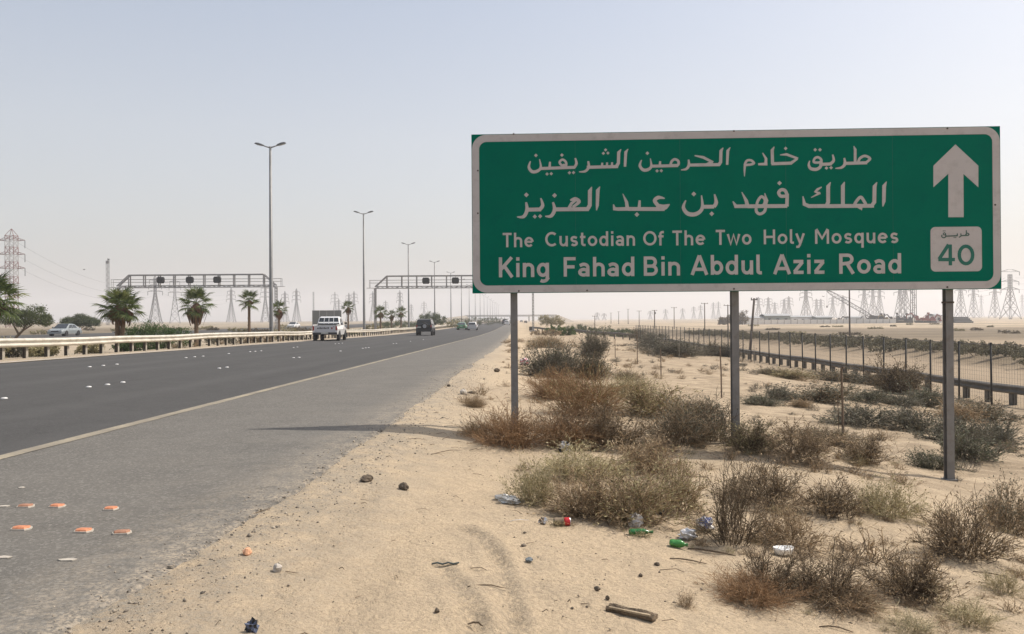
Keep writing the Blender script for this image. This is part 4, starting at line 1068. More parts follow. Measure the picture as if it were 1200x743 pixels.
# ---- fan palms
M_FROND = leafmat('palm_leaf', (.05, .075, .022), (.16, .20, .06), .6, .25)
M_FROND2 = leafmat('palm_leaf_yellow', (.16, .18, .05), (.30, .31, .10), .6, .3)
M_DEAD = leafmat('palm_dead', (.085, .045, .028), (.20, .115, .07), .9, .1)
M_PTRUNK = pmat('palm_trunk', (.14, .095, .06), .95, var=.35, scale=16, bump=.8, bscale=30)
def fan_mesh(mat, R_=.62, pet=.55, droop=.35, nseg=18, seed=0):
    r_ = random.Random(seed); mb = MB()
    # petiole from the crown outwards along +X, drooping, then the fan of folded blades
    P = [Vector((t * pet, 0, -.25 * droop * t * t)) for t in (0, .5, 1)]
    mb.tube(P, [.014, .011, .009], 4)
    c = P[-1]
    for i in range(nseg):
        a = (i / (nseg - 1) - .5) * 3.9; L = R_ * (1 - .18 * abs(a) / 1.95) * r_.uniform(.88, 1.08)
        d = Vector((math.cos(a), math.sin(a), 0)); s_ = Vector((-d.y, d.x, 0))
        k = .16; m = c + d * L * .55 + Vector((0, 0, .05 - .12 * droop)); e = c + d * L + Vector((0, 0, -.22 * droop - r_.uniform(0, .14)))
        w = L * .55 * k
        mb.add([c, m + s_ * w * .55 + Vector((0, 0, -.012)), e, m - s_ * w * .55 + Vector((0, 0, -.012)), m + Vector((0, 0, .012))], [(0, 1, 4), (0, 4, 3), (1, 2, 4), (4, 2, 3)])
    return mb.mesh('frond', mat)
FAN = [fan_mesh(M_FROND, seed=i, droop=.25 + .35 * i) for i in range(3)]; FANY = fan_mesh(M_FROND2, seed=9, droop=.3); FAND = fan_mesh(M_DEAD, R_=.5, pet=.35, droop=1.6, seed=11)
def palm(g, scale, h, label, n=26, skirt=1., lean=0., heads=((0, 0),), yellow=3, seed=0, lod=1.):
    r_ = random.Random(seed); o = empty('fan_palm', g, 0, label, 'palm tree')
    for hx, dh in heads:
        H = h + dh; top = Vector((hx + lean, 0, H))
        mb = MB(); pts = [Vector((hx * .2, 0, -.15)), Vector((hx * .6 + lean * .3, 0, H * .4)), top]
        mb.tube(pts, [.17 * scale, .12 * scale, .11 * scale], 9); 
        for q in range(14):
            t = q / 14; c = pts[0].lerp(pts[1], min(1, t * 2)) if t < .5 else pts[1].lerp(pts[2], t * 2 - 1)
            a = q * 2.4; d = Vector((math.cos(a), math.sin(a), 0)); mb.beam(c + d * .1 * scale, c + d * .19 * scale + Vector((0, 0, .07)), .06 * scale, .02 * scale)
        mb.build('trunk', M_PTRUNK, o)
        if skirt:
            mb = MB(); r2 = random.Random(seed + 3)
            for q in range(int(70)):
                a = r2.uniform(0, 6.28); z0 = H - r2.uniform(0, .12); z1 = H - r2.uniform(.45, 1.0) * skirt; rr = r2.uniform(.22, .40) * scale * (1 + .35 * (skirt > 1))
                d = Vector((math.cos(a), math.sin(a), 0)); s_ = Vector((-d.y, d.x, 0)) * r2.uniform(.05, .1) * scale
                A = Vector((top.x, 0, z0)) + d * .09 * scale; Bm = Vector((top.x, 0, (z0 + z1) / 2)) + d * rr * 1.15; C = Vector((top.x, 0, z1)) + d * rr * .75
                mb.add([A - s_ * .3, A + s_ * .3, Bm + s_, C + s_ * .3, C - s_ * .3, Bm - s_], [(0, 1, 2, 5), (5, 2, 3, 4)])
            mb.build('dead_leaf_skirt', M_DEAD, o)
        for i in range(n):
            t = i / n; el = R(82 - 112 * t ** .9) + r_.uniform(-.12, .12); az = i * 2.39996 + r_.uniform(-.2, .2)
            me = FAN[0 if t < .4 else (1 if t < .75 else 2)]
            if i % 7 == 2 and yellow > 0: me = FANY; yellow -= 1
            f = link('frond', me, o)
            f.matrix_local = Matrix.Translation(top) @ Matrix.Rotation(az, 4, 'Z') @ Matrix.Rotation(-el, 4, 'Y') @ Matrix.Rotation(r_.uniform(-.4, .4), 4, 'X') @ Matrix.Scale(scale * r_.uniform(.85, 1.1), 4)
    return o
def palm_at(px, y, top_py, **k):
    g = gat(px, y); H = (at(px, top_py, y).z - g.z); return palm(g, h=H, **k)
palm_at(-8, 31, 350, scale=1.1, label='fan palm cut off by the left edge of the view', n=30, seed=1, skirt=.7)
palm_at(138, 40.5, 358, scale=.98, label='bushy twin-trunk fan palm with a yellow tip and brown skirts', n=22, heads=((-.02, 0), (.36, -.1)), yellow=5, seed=2)
palm_at(230, 50, 355, scale=1.04, label='fan palm with a fat brown skirt in the middle of the near gantry', n=26, seed=3, skirt=1.5, yellow=1)
palm_at(292, 60, 352, scale=.86, label='slim fan palm with a thin bare trunk left of the nearest lamp post', n=22, seed=4, skirt=.35, yellow=0)
palm_at(327, 70, 362, scale=.8, label='small shaggy fan palm partly hidden by the nearest lamp post', n=18, seed=5, yellow=0)
palm_at(408, 100, 360, scale=.9, label='short fan palm standing behind the white pickup truck', n=18, seed=6, yellow=0)
palm_at(446, 118, 366, scale=1.15, label='fan palm just right of the far gantry leg', n=18, seed=7, yellow=0)
palm_at(459, 130, 369, scale=.9, label='smallest fan palm, between the two beyond the far gantry leg', n=16, seed=8, yellow=0)
palm_at(470, 136, 366, scale=1.1, label='spiky fan palm below the far gantry beam, left of the third lamp post', n=16, seed=9, yellow=0)

# ================================================================ GUARDRAILS, FENCE, STAKES
M_RAIL = pmat('rail_cream_galvanised', (.55, .515, .44), .55, .15, var=.14, scale=2.5, dirt=(.34, .29, .22), dscale=2.2)
M_RAILD = pmat('rail_dull_brown', (.13, .12, .105), .75, .1, var=.2, scale=3, dirt=(.20, .17, .13), dscale=3)
M_RPOST = pmat('rail_post_dark', (.10, .085, .07), .85, .1, var=.3, scale=5)
M_RPOST2 = pmat('flange_sunlit_stake_pale', (.30, .27, .22), .85, var=.2, scale=5)
M_IRON = pmat('fence_post_dark', (.035, .035, .033), .7, .2, var=.2)
M_WIRE = pmat('fence_wire', (.14, .135, .125), .6, .5)
M_WOOD = pmat('stake_wood', (.16, .115, .08), .9, var=.3, scale=9, bump=.4)
WPROF = [(0, -.155), (.012, -.15), (.075, -.105), (.08, -.075), (.015, -.025), (.015, .025), (.08, .075), (.075, .105), (.012, .15), (0, .155)]
def rail_piece(path, side, mat, parent, zc, name='rail'):
    """W-section beam along world points; side = +1 bulges to the left of travel"""
    mb = MB(); secs = []
    for i, p in enumerate(path):
        d = (path[min(i + 1, len(path) - 1)] - path[max(0, i - 1)]); d.z = 0; d.normalize()
        n_ = Vector((-d.y, d.x, 0)) * side
        front = [Vector(p) + n_ * q + Vector((0, 0, zc + z)) for q, z in WPROF]
        back = [Vector(p) + n_ * (q - .006) + Vector((0, 0, zc + z)) for q, z in WPROF[::-1]]
        secs.append(front + back)
    mb.loft(secs)
    return mb.build(name, mat, parent)
def guardrail(label, pts, mats, post_step, side, piece=4, h=.55, post=(.12, .10), single_until=1e9, double=False, group=None):
    """pts: dense polyline along the rail, 1 point per metre or so"""
    o = empty('guardrail', (0, 0, 0), 0, label, 'guardrail', group)
    L = [0]
    for a, b in zip(pts[:-1], pts[1:]): L.append(L[-1] + (b - a).length)
    def P(s):
        x = float(np.interp(s, L, [p.x for p in pts])); y = float(np.interp(s, L, [p.y for p in pts])); z = float(np.interp(s, L, [p.z for p in pts])); return Vector((x, y, z))
    s = 0; k = 0; r_ = random.Random(3)
    wob = lambda q: .022 * math.sin(q * .21) + .014 * math.sin(q * .57 + 1)
    while s < L[-1] - .1:
        e = min(L[-1], s + piece); path = []
        for t in np.linspace(s - .0, e + .05, 3):
            p = P(t); p.z += wob(t) + .0015 * (k % 2); path.append(p)
        rail_piece(path, side, mats[0], o, h)
        if double:
            d = (path[-1] - path[0]); d.z = 0; d.normalize(); n_ = Vector((-d.y, d.x, 0)) * side
            rail_piece([q - n_ * .34 + Vector((0, 0, .0)) for q in path], -side, mats[0], o, h)
        s = e; k += 1
        if s > 320: piece = 24
    # posts share one mesh
    mb = MB(); mb.box((0, 0, (h + .08) / 2 - .1), (post[0] * .25, post[1], h + .28)); mb.box((post[0] * .5, 0, (h + .08) / 2 - .1), (.012, post[1] + .03, h + .281), k=1); mb.box((-post[0] * .5, 0, (h + .08) / 2 - .1), (.012, post[1] + .03, h + .282))  # right-hand flange takes the paler material, sunlight put into its colour
    mb.box((-post[0] * .27, 0, h / 2 - .1), (post[0] * .4, post[1] * .2, h + .2))
    me = mb.mesh('post', [mats[1], mats[2]])
    s = post_step * .5; n = 0; rest = MB()
    while s < L[-1]:
        p = P(s); q = P(s + .5); d = (q - p); d.z = 0; d.normalize(); n_ = Vector((-d.y, d.x, 0)) * side
        c = p - n_ * .12; a = math.atan2(d.y, d.x) - math.pi / 2
        if n < 240 and s < single_until:
            b = link('post', me, o); b.location = c; b.rotation_euler = (r_.uniform(-.02, .02), 0, a); n += 1
        else:
            rest.box(c + Vector((0, 0, h / 2 - .1)), (post[0], post[1], h + .25), rz=a)
        s += post_step
    if rest.v: tag(rest.build('post', mats[1], o), kind='stuff')
    return o
pts = [Vector((-17.3 + SL * y, y, 0)) for y in np.arange(12, 560, 2.0)]
for p in pts: p.z = gz(p.x, p.y) * .5 + (np.interp(-17.3, PU, PZ) + zr(p.y)) * .5
guardrail('cream-coloured steel guardrail running the whole left side of the highway', pts, (M_RAIL, M_RPOST, M_RPOST2), 1.28, -1, h=.56, single_until=250, double=True)
yy = list(np.arange(22, 105, 2.0)); pts = [Vector((16.6 + SL * y, y, 0)) for y in yy]
cx = [(16.6, 105), (16.2, 110), (14.6, 114.5), (12, 118), (9, 122.5), (6, 128), (3.5, 134), (1.6, 139)]
for (x0, y0), (x1, y1) in zip(cx[:-1], cx[1:]):
    for t in (0, .5): pts.append(Vector((x0 + (x1 - x0) * t + SL * 105, y0 + (y1 - y0) * t, 0)))
for p in pts: p.z = gz(p.x, p.y)
pts2 = [p for p in pts if p.y >= 105]; pts1 = [p for p in pts if p.y <= 106]
z0 = pts2[0].z
for i, p in enumerate(pts2):                               # climbs from the service road up to the highway shoulder
    t = i / (len(pts2) - 1); p.z = max(p.z, z0 * (1 - t) + (gz(1.6, 139)) * t)
guardrail('brown-grey guardrail along the service road behind the mesh fence', pts1, (M_RAILD, M_RAILD, M_RPOST2), 1.4, 1, h=.55, post=(.16, .16))
g2 = guardrail('dark guardrail crossing from the fence to the highway shoulder in the distance', pts2, (M_RAILD, M_RPOST, M_RPOST2), 2.0, 1, h=.58)
e = pts2[-1]; mb = MB(); mb.box((e.x - .25, e.y, e.z + .45), (.55, .5, .7)); mb.box((e.x - .1, e.y, e.z + .1), (.2, .3, 1.0)); mb.build('end_terminal', M_RPOST, g2)
# mesh fence
FD, FZ0, FST = 16.0, 26.9, 1.99
fo = empty('mesh_fence', (0, 0, 0), 0, 'tall dark-posted wire mesh fence running along the right bank', 'fence')
FH = 2.12
mb = MB(); mb.tube([(0, 0, -.25), (0, 0, FH)], .034, 6); mb.tube([(0, 0, FH), (0, 0, FH + .03)], [.045, .03], 6); pm = mb.mesh('post', M_IRON, True)
mb = MB()
for i in range(14): mb.beam((0, 0, .1 + i * .15), (0, FST, .1 + i * .15), .0035)
for i in range(1, 14): mb.beam((0, i * FST / 14, .06), (0, i * FST / 14, FH - .05), .0035)
mb.beam((0, 0, FH - .03), (0, FST, FH - .03), .022); pn = mb.mesh('mesh_panel', M_WIRE)
fp = []
for k in range(-3, 42):
    y = FZ0 + FST * k; x = FD + SL * y; fp.append(Vector((x, y, -1.95 + .6 * (gz(x, y) + 1.95))))
for i, p in enumerate(fp):
    o = link('post', pm, fo); o.location = p; o.rotation_euler = (rnd.uniform(-.012, .012), rnd.uniform(-.015, .015), 0)
    if i < len(fp) - 1:
        d = fp[i + 1] - p; o = link('mesh_panel', pn, fo); o.location = p; o.rotation_euler = (math.atan2(d.z, d.y), 0, -math.atan2(d.x, d.y))
# thin stakes
for i, (px, yb, yt, lab) in enumerate(((988, 521, 432, 'nearest brown wooden stake, standing in flat brush between two sign posts'), (845.7, 466, 406, 'tall leaning thin stake just left of the middle sign post'),
        (774.7, 440.5, 409, 'brown stake, third nearest of the row'), (747, 426.7, 388, 'thin stake in the row beside the first fence bushes'), (721, 419.3, 396, 'short stake behind the dense grey-green bush'),
        (705.5, 405, 394, 'smallest and farthest stake of the row'), (796, 420, 402, 'pale thin stake in front of the long grey fence bush'), (884, 426, 404, 'pale stake right of the middle sign post, by the fence'))):
    g = ground(px, yb); H = (yb - yt) * g.y / FPX
    mb = MB(); w = .022 if i < 6 else .018
    ln = .03 if i == 1 else .01
    mb.tube([(0, 0, -.1), (-ln * .3, 0, H * .5), (-ln, .02, H)], [w, w * .85, w * .8], 6)
    if i == 0: mb.tube([(-.05, .02, -.05), (-.07, .03, H * .62)], [.008, .006], 5); mb.tube([(0, 0, H), (.004, 0, H + .03)], [.03, .024], 6)
    o = mb.build('stake', M_WOOD if i < 6 else M_RPOST2); o.location = g
    tag(o, lab, 'stake', 'stakes in a row down the sandy bank')

# ================================================================ LAMP POSTS
M_LAMP = pmat('lamp_steel', (.20, .20, .195), .55, .4, var=.1, scale=2)
M_HEAD = pmat('lamp_head_grey', (.10, .105, .11), .5, .3)
M_LENS = pmat('lamp_lens', (.32, .33, .34), .25, 0)
def lamp_proto():
    o = empty('street_lamp', (0, 0, 0))
    H = 15.4
    mb = MB(); mb.tube([(0, 0, -.3), (0, 0, .1), (0, 0, H)], [.20, .17, .085], 10); mb.box((0, 0, -.05), (.5, .5, .2)); mb.build('pole', M_LAMP, o, True)
    mb = MB(); mb.box((0, -.175, .9), (.14, .03, .6)); mb.build('service_door', M_HEAD, o)
    for s in (-1, 1):
        mb = MB(); mb.tube([(0, 0, H - .08), (s * .28, 0, H - .02), (s * .62, 0, H + .10)], [.06, .05, .04], 6); a = mb.build('arm', M_LAMP, o, True)
        mb = MB(); c = (s * .85, 0, H + .17); M_ = Matrix.Rotation(-s * .26, 3, 'Y')
        mb.loft([[Vector(c) + M_ @ Vector((s * x, y * w, z)) for y, z in ((-1, -.04), (-1, .03), (-.6, h_), (.6, h_), (1, .03), (1, -.04))] for x, w, h_ in ((-.34, .07, .05), (-.22, .13, .08), (.1, .17, .11), (.32, .14, .08), (.40, .06, .04))])
        hd = mb.build('lamp_head', M_HEAD, o)
        mb = MB(); mb.box(Vector(c) + M_ @ Vector((s * .05, 0, -.055)), (.42, .24, .025), M=M_); mb.build('lens', M_LENS, hd)
    return o
LY = [62.5, 100, 140.5, 184, 228, 270, 312, 355, 400, 445, 490, 540, 590, 645, 700, 760]
lp = lamp_proto()
names = ['nearest and tallest', 'second', 'third', 'fourth', 'fifth', 'sixth', 'seventh', 'eighth', 'ninth', 'tenth', 'eleventh', 'twelfth', 'thirteenth', 'fourteenth', 'fifteenth', 'farthest']
for i, y in enumerate(LY):
    o = lp if i == 0 else copy_tree(lp)
    x = -19.5 + SL * y; o.location = (x, y, gz(x, y))
    o.rotation_euler = (0, 0, rnd.uniform(-.06, .06))
    tag(o, '%s of the double-armed lamp posts counted down the median' % names[i], 'street lamp', 'double-armed lamp posts along the median')

# ================================================================ GANTRIES
M_GAN = pmat('gantry_steel', (.30, .29, .28), .6, .3, var=.12, scale=1.5)
M_SIG = pmat('signal_black', (.018, .018, .018), .5)
def gantry(y, xl, xr, zb, zt, diag, signals, label, zgl, zgr):
    o = empty('sign_gantry', (0, y, 0), 0, label, 'gantry'); D = .7
    def add(name, fn, mat=M_GAN, parent=None):
        mb = MB(); fn(mb); return mb.build(name, mat, parent or o)
    def lattice(mb, a, b, w, m, n):                        # ladder of zig-zags between two parallel chords
        a = Vector(a); b = Vector(b); d = (b - a); up = Vector((0, 0, 1)) if abs(d.z) < .5 * d.length else Vector((1, 0, 0))
        for s in (-1, 1): mb.beam(a + up * s * w / 2, b + up * s * w / 2, m, m)
        for i in range(n):
            s = 1 if i % 2 else -1
            mb.beam(a + d * i / n + up * s * w / 2, a + d * (i + 1) / n - up * s * w / 2, m * .55, m * .6)
    for yy in (-D / 2, D / 2):
        add('bottom_chord', lambda mb: lattice(mb, (xl, yy, zb), (xr, yy, zb), .30, .12, int((xr - xl) / .8)))
        add('top_chord', lambda mb: mb.beam((xl + diag, yy, zt), (xr - diag, yy, zt), .20, .20))
        add('end_brace', lambda mb: mb.beam((xl, yy, zb + .1), (xl + diag, yy, zt), .17, .17))
        add('end_brace', lambda mb: mb.beam((xr, yy, zb + .1), (xr - diag, yy, zt), .17, .17))
        add('handrail', lambda mb: [mb.beam((xl - .9, yy, zb + q), (xr + .9, yy, zb + q), .05, .05) for q in (.75, 1.2)])
    n = int((xr - xl - 2 * diag) / 2.4)
    for i in range(n + 1):
        x = xl + diag + (xr - xl - 2 * diag) * i / n
        add('upright', lambda mb: ([mb.beam((x, q, zb), (x, q, zt - .05), .15, .15) for q in (-D / 2 + .02, D / 2 - .02)], mb.beam((x, -D / 2, zt), (x, D / 2, zt), .09, .09)))
    for x, zg in ((xl, zgl), (xr, zgr)):
        add('leg', lambda mb: ([lattice(mb, (x, q, zg - .3), (x, q, zb - .15), .22, .09, 16) for q in (-D / 2, D / 2)], mb.box((x, 0, zg), (1.1, 1.7, .4))))
    for s, x in ((-1, xl), (1, xr)):
        add('walkway_end', lambda mb: (mb.box((x + s * .75, 0, zb - .1), (1.3, D, .06)), [mb.beam((x + s * .9, q, zb - .1), (x + s * .9, q, zb + 1.25), .05, .05) for q in (-D / 2, D / 2)]))
    for x in signals:
        b = add('signal_box', lambda mb: mb.loft([[Vector((x + a * w, q, zb + 1.05 + c * h_)) for a, c in ((-1, -.5), (-.75, -1), (.75, -1), (1, -.5), (1, .5), (.75, 1), (-.75, 1), (-1, .5))] for q, w, h_ in ((-.75, .54, .46), (-.7, .60, .52), (-.35, .60, .52), (-.3, .5, .4))]), M_SIG)
        add('bracket', lambda mb: (mb.beam((x, -.3, zb + 1.05), (x, -D / 2 + .05, zb + 1.05), .2, .2), mb.beam((x, -.4, zb + 1.4), (x, -.4, zt), .06, .06)), M_GAN, b)
    return o
Y1 = 130.; f1 = lambda px: at(px, 335, Y1).x
gantry(Y1, f1(138), f1(323.5), 6.85, 8.75, 1.95, [f1(190), f1(224), f1(256)], 'grey lattice gantry with three black signal boxes over the far carriageway', gz(f1(138), Y1), gz(f1(323.5), Y1))
gantry(Y1 + 2, at(439.7, 335, Y1 + 2).x, at(624.5, 335, Y1 + 2).x, 6.55, 8.42, 1.95, [at(p, 335, Y1).x for p in (498, 533, 568)], 'grey lattice gantry spanning our carriageway, half hidden by the green sign', gz(at(440, 335, Y1).x, Y1), gz(at(624, 335, Y1).x, Y1))

# ================================================================ PYLONS AND POLES
M_PYL = pmat('pylon_steel', (.11, .11, .115), .6, .4)
M_PYLR = pmat('pylon_red', (.20, .095, .085), .7)
M_PYLW = pmat('pylon_white', (.38, .37, .36), .7)
M_INS = pmat('insulator', (.06, .06, .065), .4)
def tower_parts(mb, ins, H, bw, waist, arms, m, top=1.0, red=False, peak=True):
    zw = H * (waist if waist else 0)
    def hw(z):
        if not waist: return bw / 2
        return (bw / 2) + (top / 2 - bw / 2) * min(1, (z / zw)) ** .85 if z < zw else top / 2
    zs = [0]; z = 0
    while z < H * .93:
        z += max(2.2, hw(z) * 2 * .9); zs.append(min(z, H * .93))
    for i, (a, b) in enumerate(zip(zs[:-1], zs[1:])):
        k = (i % 2) if red else 0
        A, B = hw(a), hw(b)
        ca = [Vector((x * A, y * A, a)) for x, y in ((-1, -1), (1, -1), (1, 1), (-1, 1))]; cb = [Vector((x * B, y * B, b)) for x, y in ((-1, -1), (1, -1), (1, 1), (-1, 1))]
        for j in range(4):
            q = (j + 1) % 4
            mb.beam(ca[j], cb[j], m, m, k); mb.beam(ca[j], cb[q], m * .55, m * .55, k); mb.beam(ca[q], cb[j], m * .55, m * .55, k); mb.beam(cb[j], cb[q], m * .5, m * .5, k)
    if peak:
        B = hw(H * .93)
        for x, y in ((-1, -1), (1, -1), (1, 1), (-1, 1)): mb.beam((x * B, y * B, H * .93), (0, 0, H), m * .8, m * .8)
    for z, L in arms:
        z *= H; B = hw(z)
        for s in (-1, 1):
            for y in (-1, 1): mb.beam((s * B, y * B, z), (s * L, 0, z + .1), m * .7, m * .7); mb.beam((s * B, y * B, z + L * .22), (s * L, 0, z + .15), m * .6, m * .6)
            mb.beam((s * (B + L) / 2, 0, z), (s * (B + L) / 2, 0, z + L * .1), m * .4)
            ins.beam((s * L, 0, z), (s * L, 0, z - 2.9), m * .9, m * .9)
def pylon(px, top_py, y, H, label, bw=7.5, waist=.62, arms=((.66, 5.2), (.78, 4.6), (.89, 4.0)), m=.26, top=1.5, red=False, rz=.3, group=None, peak=True):
    g = gat(px, y); g.z -= .3
    H = at(px, top_py, y).z - g.z
    o = empty('power_pylon', g, rz, label, 'pylon', group)
    mb = MB(); ins = MB(); tower_parts(mb, ins, H, bw, waist, arms, m, top, red, peak)
    mb.build('lattice_tower', [M_PYLR, M_PYLW] if red else M_PYL, o); tag(ins.build('insulator', M_INS, o), kind='stuff')
    return o
GL = 'power pylons on the left plain'
pylon(14, 268, 300, 40, 'red and white striped pylon behind the leftmost palm', bw=3.1, waist=0, arms=((.60, 4.9), (.74, 4.9), (.88, 4.9)), m=.20, red=True, rz=.05)
ord_ = [(182, 322, 600, 'pylon with broad lattice legs behind the first signal box of the near gantry'), (205, 324, 690, 'slimmer pylon right of the broad-legged one under the near gantry'), (271, 337, 860, 'pylon between the middle and slim palm under the near gantry'),
        (311, 333, 800, 'pylon standing just left of the nearest lamp post'), (334, 341, 950, 'first pylon right of the nearest lamp post'), (347.5, 338, 900, 'taller second pylon right of the nearest lamp post'), (392.5, 342, 1000, 'pylon directly above the right edge of the grey billboard'),
        (409, 343, 1050, 'pylon rising behind the short palm by the pickup'), (415, 341, 1000, 'pylon between the short palm and the second lamp post'), (452, 352, 1300, 'small faint pylon just inside the far gantry leg'),
        (468.7, 340, 980, 'clear pylon under the left half of the far gantry'), (497, 353, 1350, 'small faint pylon behind the black off-roader'), (397, 350, 1250, 'short faint pylon next to the one above the billboard'), (482, 356, 1500, 'tiny faint pylon by the third lamp post'), (437, 341, 1100, 'ladder-like pylon seen through the far gantry leg')]
for px, t, y, lab in ord_:
    pylon(px, t, y, 40, lab, m=.30 + y * .00010, bw=8.5 if y < 700 else 8, rz=.2 + (px % 7) * .1, group=GL)
GR = 'power pylons on the right plain'
rt = [(889, 348, 1100, 'pylon just right of the leaning utility pole'), (900.5, 348, 1150, 'second pylon right of the leaning utility pole'), (908, 354, 1400, 'short pylon above the green-grey shed'), (919, 350, 1250, 'pylon above the right end of the green-grey shed'), (924.5, 347, 1150, 'pylon above the gap between the two long sheds'),
      (944.6, 334, 800, 'large pylon above the white shed, tallest before the crane'), (957, 350, 1250, 'left one of a close pylon pair left of the crane boom'), (962, 350, 1300, 'right one of a close pylon pair left of the crane boom'), (976, 347, 1150, 'pylon behind the tip of the crane boom'), (988, 346, 1150, 'pylon left of the tall bare pole'),
      (1013, 330, 900, 'pylon right of the tall bare pole'), (1023, 333, 1000, 'pylon over the foot of the crane boom'), (1031, 333, 1020, 'pylon over the dark machines'), (1055, 325, 800, 'pylon over the middle of the yard machines'), (1061, 322, 780, 'pylon left of the drilling mast'),
      (1126, 322, 850, 'pylon just right of the right sign post'), (1141, 330, 950, 'pylon over the stacked pipes'), (1166, 326, 900, 'pylon left of the flat-topped one'), (1184, 317.6, 640, 'flat-topped pylon clear of the right end of the green sign')]
for px, t, y, lab in rt:
    big = px == 1184
    pylon(px, t, y, 60, lab, m=.32 + y * .00012, bw=11 if big else 9.5, waist=.66, arms=((.62, 8.2), (.78, 8.0), (.985, 8.6)) if big else ((.64, 6.8), (.77, 6.4), (.9, 5.8)), top=2.0, rz=.15, group=GR, peak=not big)
for i, (px, t) in enumerate(((700, 366), (708, 367), (762, 364), (780, 362), (800, 361), (813, 359), (821, 357), (836, 354), (842, 353), (1150, 345), (1198, 344))):
    pylon(px, t, 1500, 40, 'faintest distant pylon, number %s from the left on the hazy horizon' % ['one', 'two', 'three', 'four', 'five', 'six', 'seven', 'eight', 'nine', 'ten', 'eleven'][i], m=.4, rz=.2, group='faint far pylons in the haze')
# slender communication masts
def mast(px, t, y, w, label, name='radio_mast', head=True):
    g = gat(px, y); H = at(px, t, y).z - g.z; o = empty(name, g, 0, label, 'mast'); mb = MB()
    for x, q in ((-1, -1), (1, -1), (1, 1), (-1, 1)): mb.beam((x * w / 2, q * w / 2, -.3), (x * w / 2, q * w / 2, H), w * .14)
    n = int(H / (w * 1.3))
    for i in range(n):
        s = 1 if i % 2 else -1
        for q in (-1, 1): mb.beam((s * w / 2, q * w / 2, H * i / n), (-s * w / 2, q * w / 2, H * (i + 1) / n), w * .07)
    mb.build('lattice_mast', M_PYL, o)
    if head:
        mb = MB(); mb.box((0, 0, H + .8), (w * 1.2, w * 1.2, 1.5)); mb.tube([(0, 0, H), (0, 0, H + 3)], .15, 5); mb.box((.5, 0, H + 2.2), (w * .9, .5, .9)); mb.build('antenna', M_HEAD, o)
mast(126.5, 309, 430, 1.15, 'slender lattice mast with an antenna above the twin-trunk palm')
mast(1070.5, 318, 420, 2.0, 'ladder-like drilling mast rising from the yard', head=False)
mast(367.5, 342, 300, .35, 'thin bare mast rising from behind the grey billboard', head=False)
M_UPOLE = pmat('utility_pole_wood', (.12, .10, .085), .9, var=.25, scale=3)
for px, t, y, ln, lab in ((995.6, 325, 119, 0, 'tall bare utility pole in front of the crane boom'), (884, 349.5, 74, -.45, 'leaning dark utility pole right of the middle sign post'), (825.8, 355, 180, 0, 'utility pole left of the middle sign post'), (790, 360, 225, 0, 'utility pole between the fence start and the middle sign post'),
        (767, 363.3, 235, 0, 'thick utility pole with a transformer, above the fence start'), (749, 364, 270, 0, 'utility pole left of the thick one'), (736, 362, 420, 0, 'tall thin far pole with a crossarm'), (725, 365, 440, 0, 'thin far pole right of the shortest one'), (716, 366.5, 470, 0, 'shortest thin far utility pole'), (697, 370, 240, 0, 'pale thin pole behind the crossing guardrail'), (853, 357, 150, 0, 'utility pole half hidden by the middle sign post')):
    g = gat(px, y); H = at(px, t, y).z - g.z; o = empty('utility_pole', g, 0, lab, 'utility pole'); w = .13 if y < 300 else .2
    if px == 767: w = .2
    mb = MB(); mb.tube([(ln, 0, -.3), (0, 0, H)], [w, w * .75], 7); mb.build('pole', M_UPOLE, o, True)
    mb = MB(); ax = .3 if px == 884 else .8; mb.beam((-ax, 0, H - .15), (ax, 0, H - .15), .09, .09); [mb.tube([(q * ax, 0, H - .12), (q * ax, 0, H + .05)], .05, 5) for q in (-.85, .85)]; mb.build('crossarm', M_UPOLE, o)
    if px == 767: mb = MB(); mb.tube([(.22 * (-1 if px == 884 else 1), 0, H - 1.2), (.22 * (-1 if px == 884 else 1), 0, H - .6)], .2, 8); mb.build('transformer', M_HEAD, o)
# power lines sagging between pylons
M_CABLE = pmat('cable', (.10, .10, .105), .6, .5)
def cable(a, b, sag, r, label):
    mb = MB(); P = []
    for i in range(25):
        t = i / 24; p = a.lerp(b, t); p.z -= sag * 4 * t * (1 - t); P.append(p)
    mb.tube(P, r, 3, cap=False); tag(mb.build('power_cable', M_CABLE), label, 'cable', 'cables strung between the pylons')
for i, (z1_, z2_, q) in enumerate(((.615, .62, 'lowest'), (.73, .735, 'middle'), (.86, .86, 'highest'))):
    a = at(21, 268 + (386 - 268) * (1 - z1_) - 0, 300); b = at(187, 322 + 56 * (1 - z2_), 600)
    cable(a, b, 9, .035, '%s cable swinging from the striped pylon towards the near gantry' % q)
    a2 = at(190, 322 + 56 * (1 - z2_), 600); b2 = at(274, 337 + 40 * (1 - z2_), 860); cable(a2, b2, 7, .05, '%s cable behind the near gantry, right of its first pylon' % q)
    a3 = at(1190, 318 + 54 * (1 - z2_), 640); b3 = at(1290, 290 + 80 * (1 - z2_), 500); cable(a3, b3, 4, .07, '%s cable leaving the flat-topped pylon to the right' % q)
    a4 = at(1178, 318 + 54 * (1 - z2_), 640); b4 = at(1122, 322 + 50 * (1 - z2_), 850); cable(a4, b4, 6, .09, '%s cable between the flat-topped pylon and the right sign post' % q)

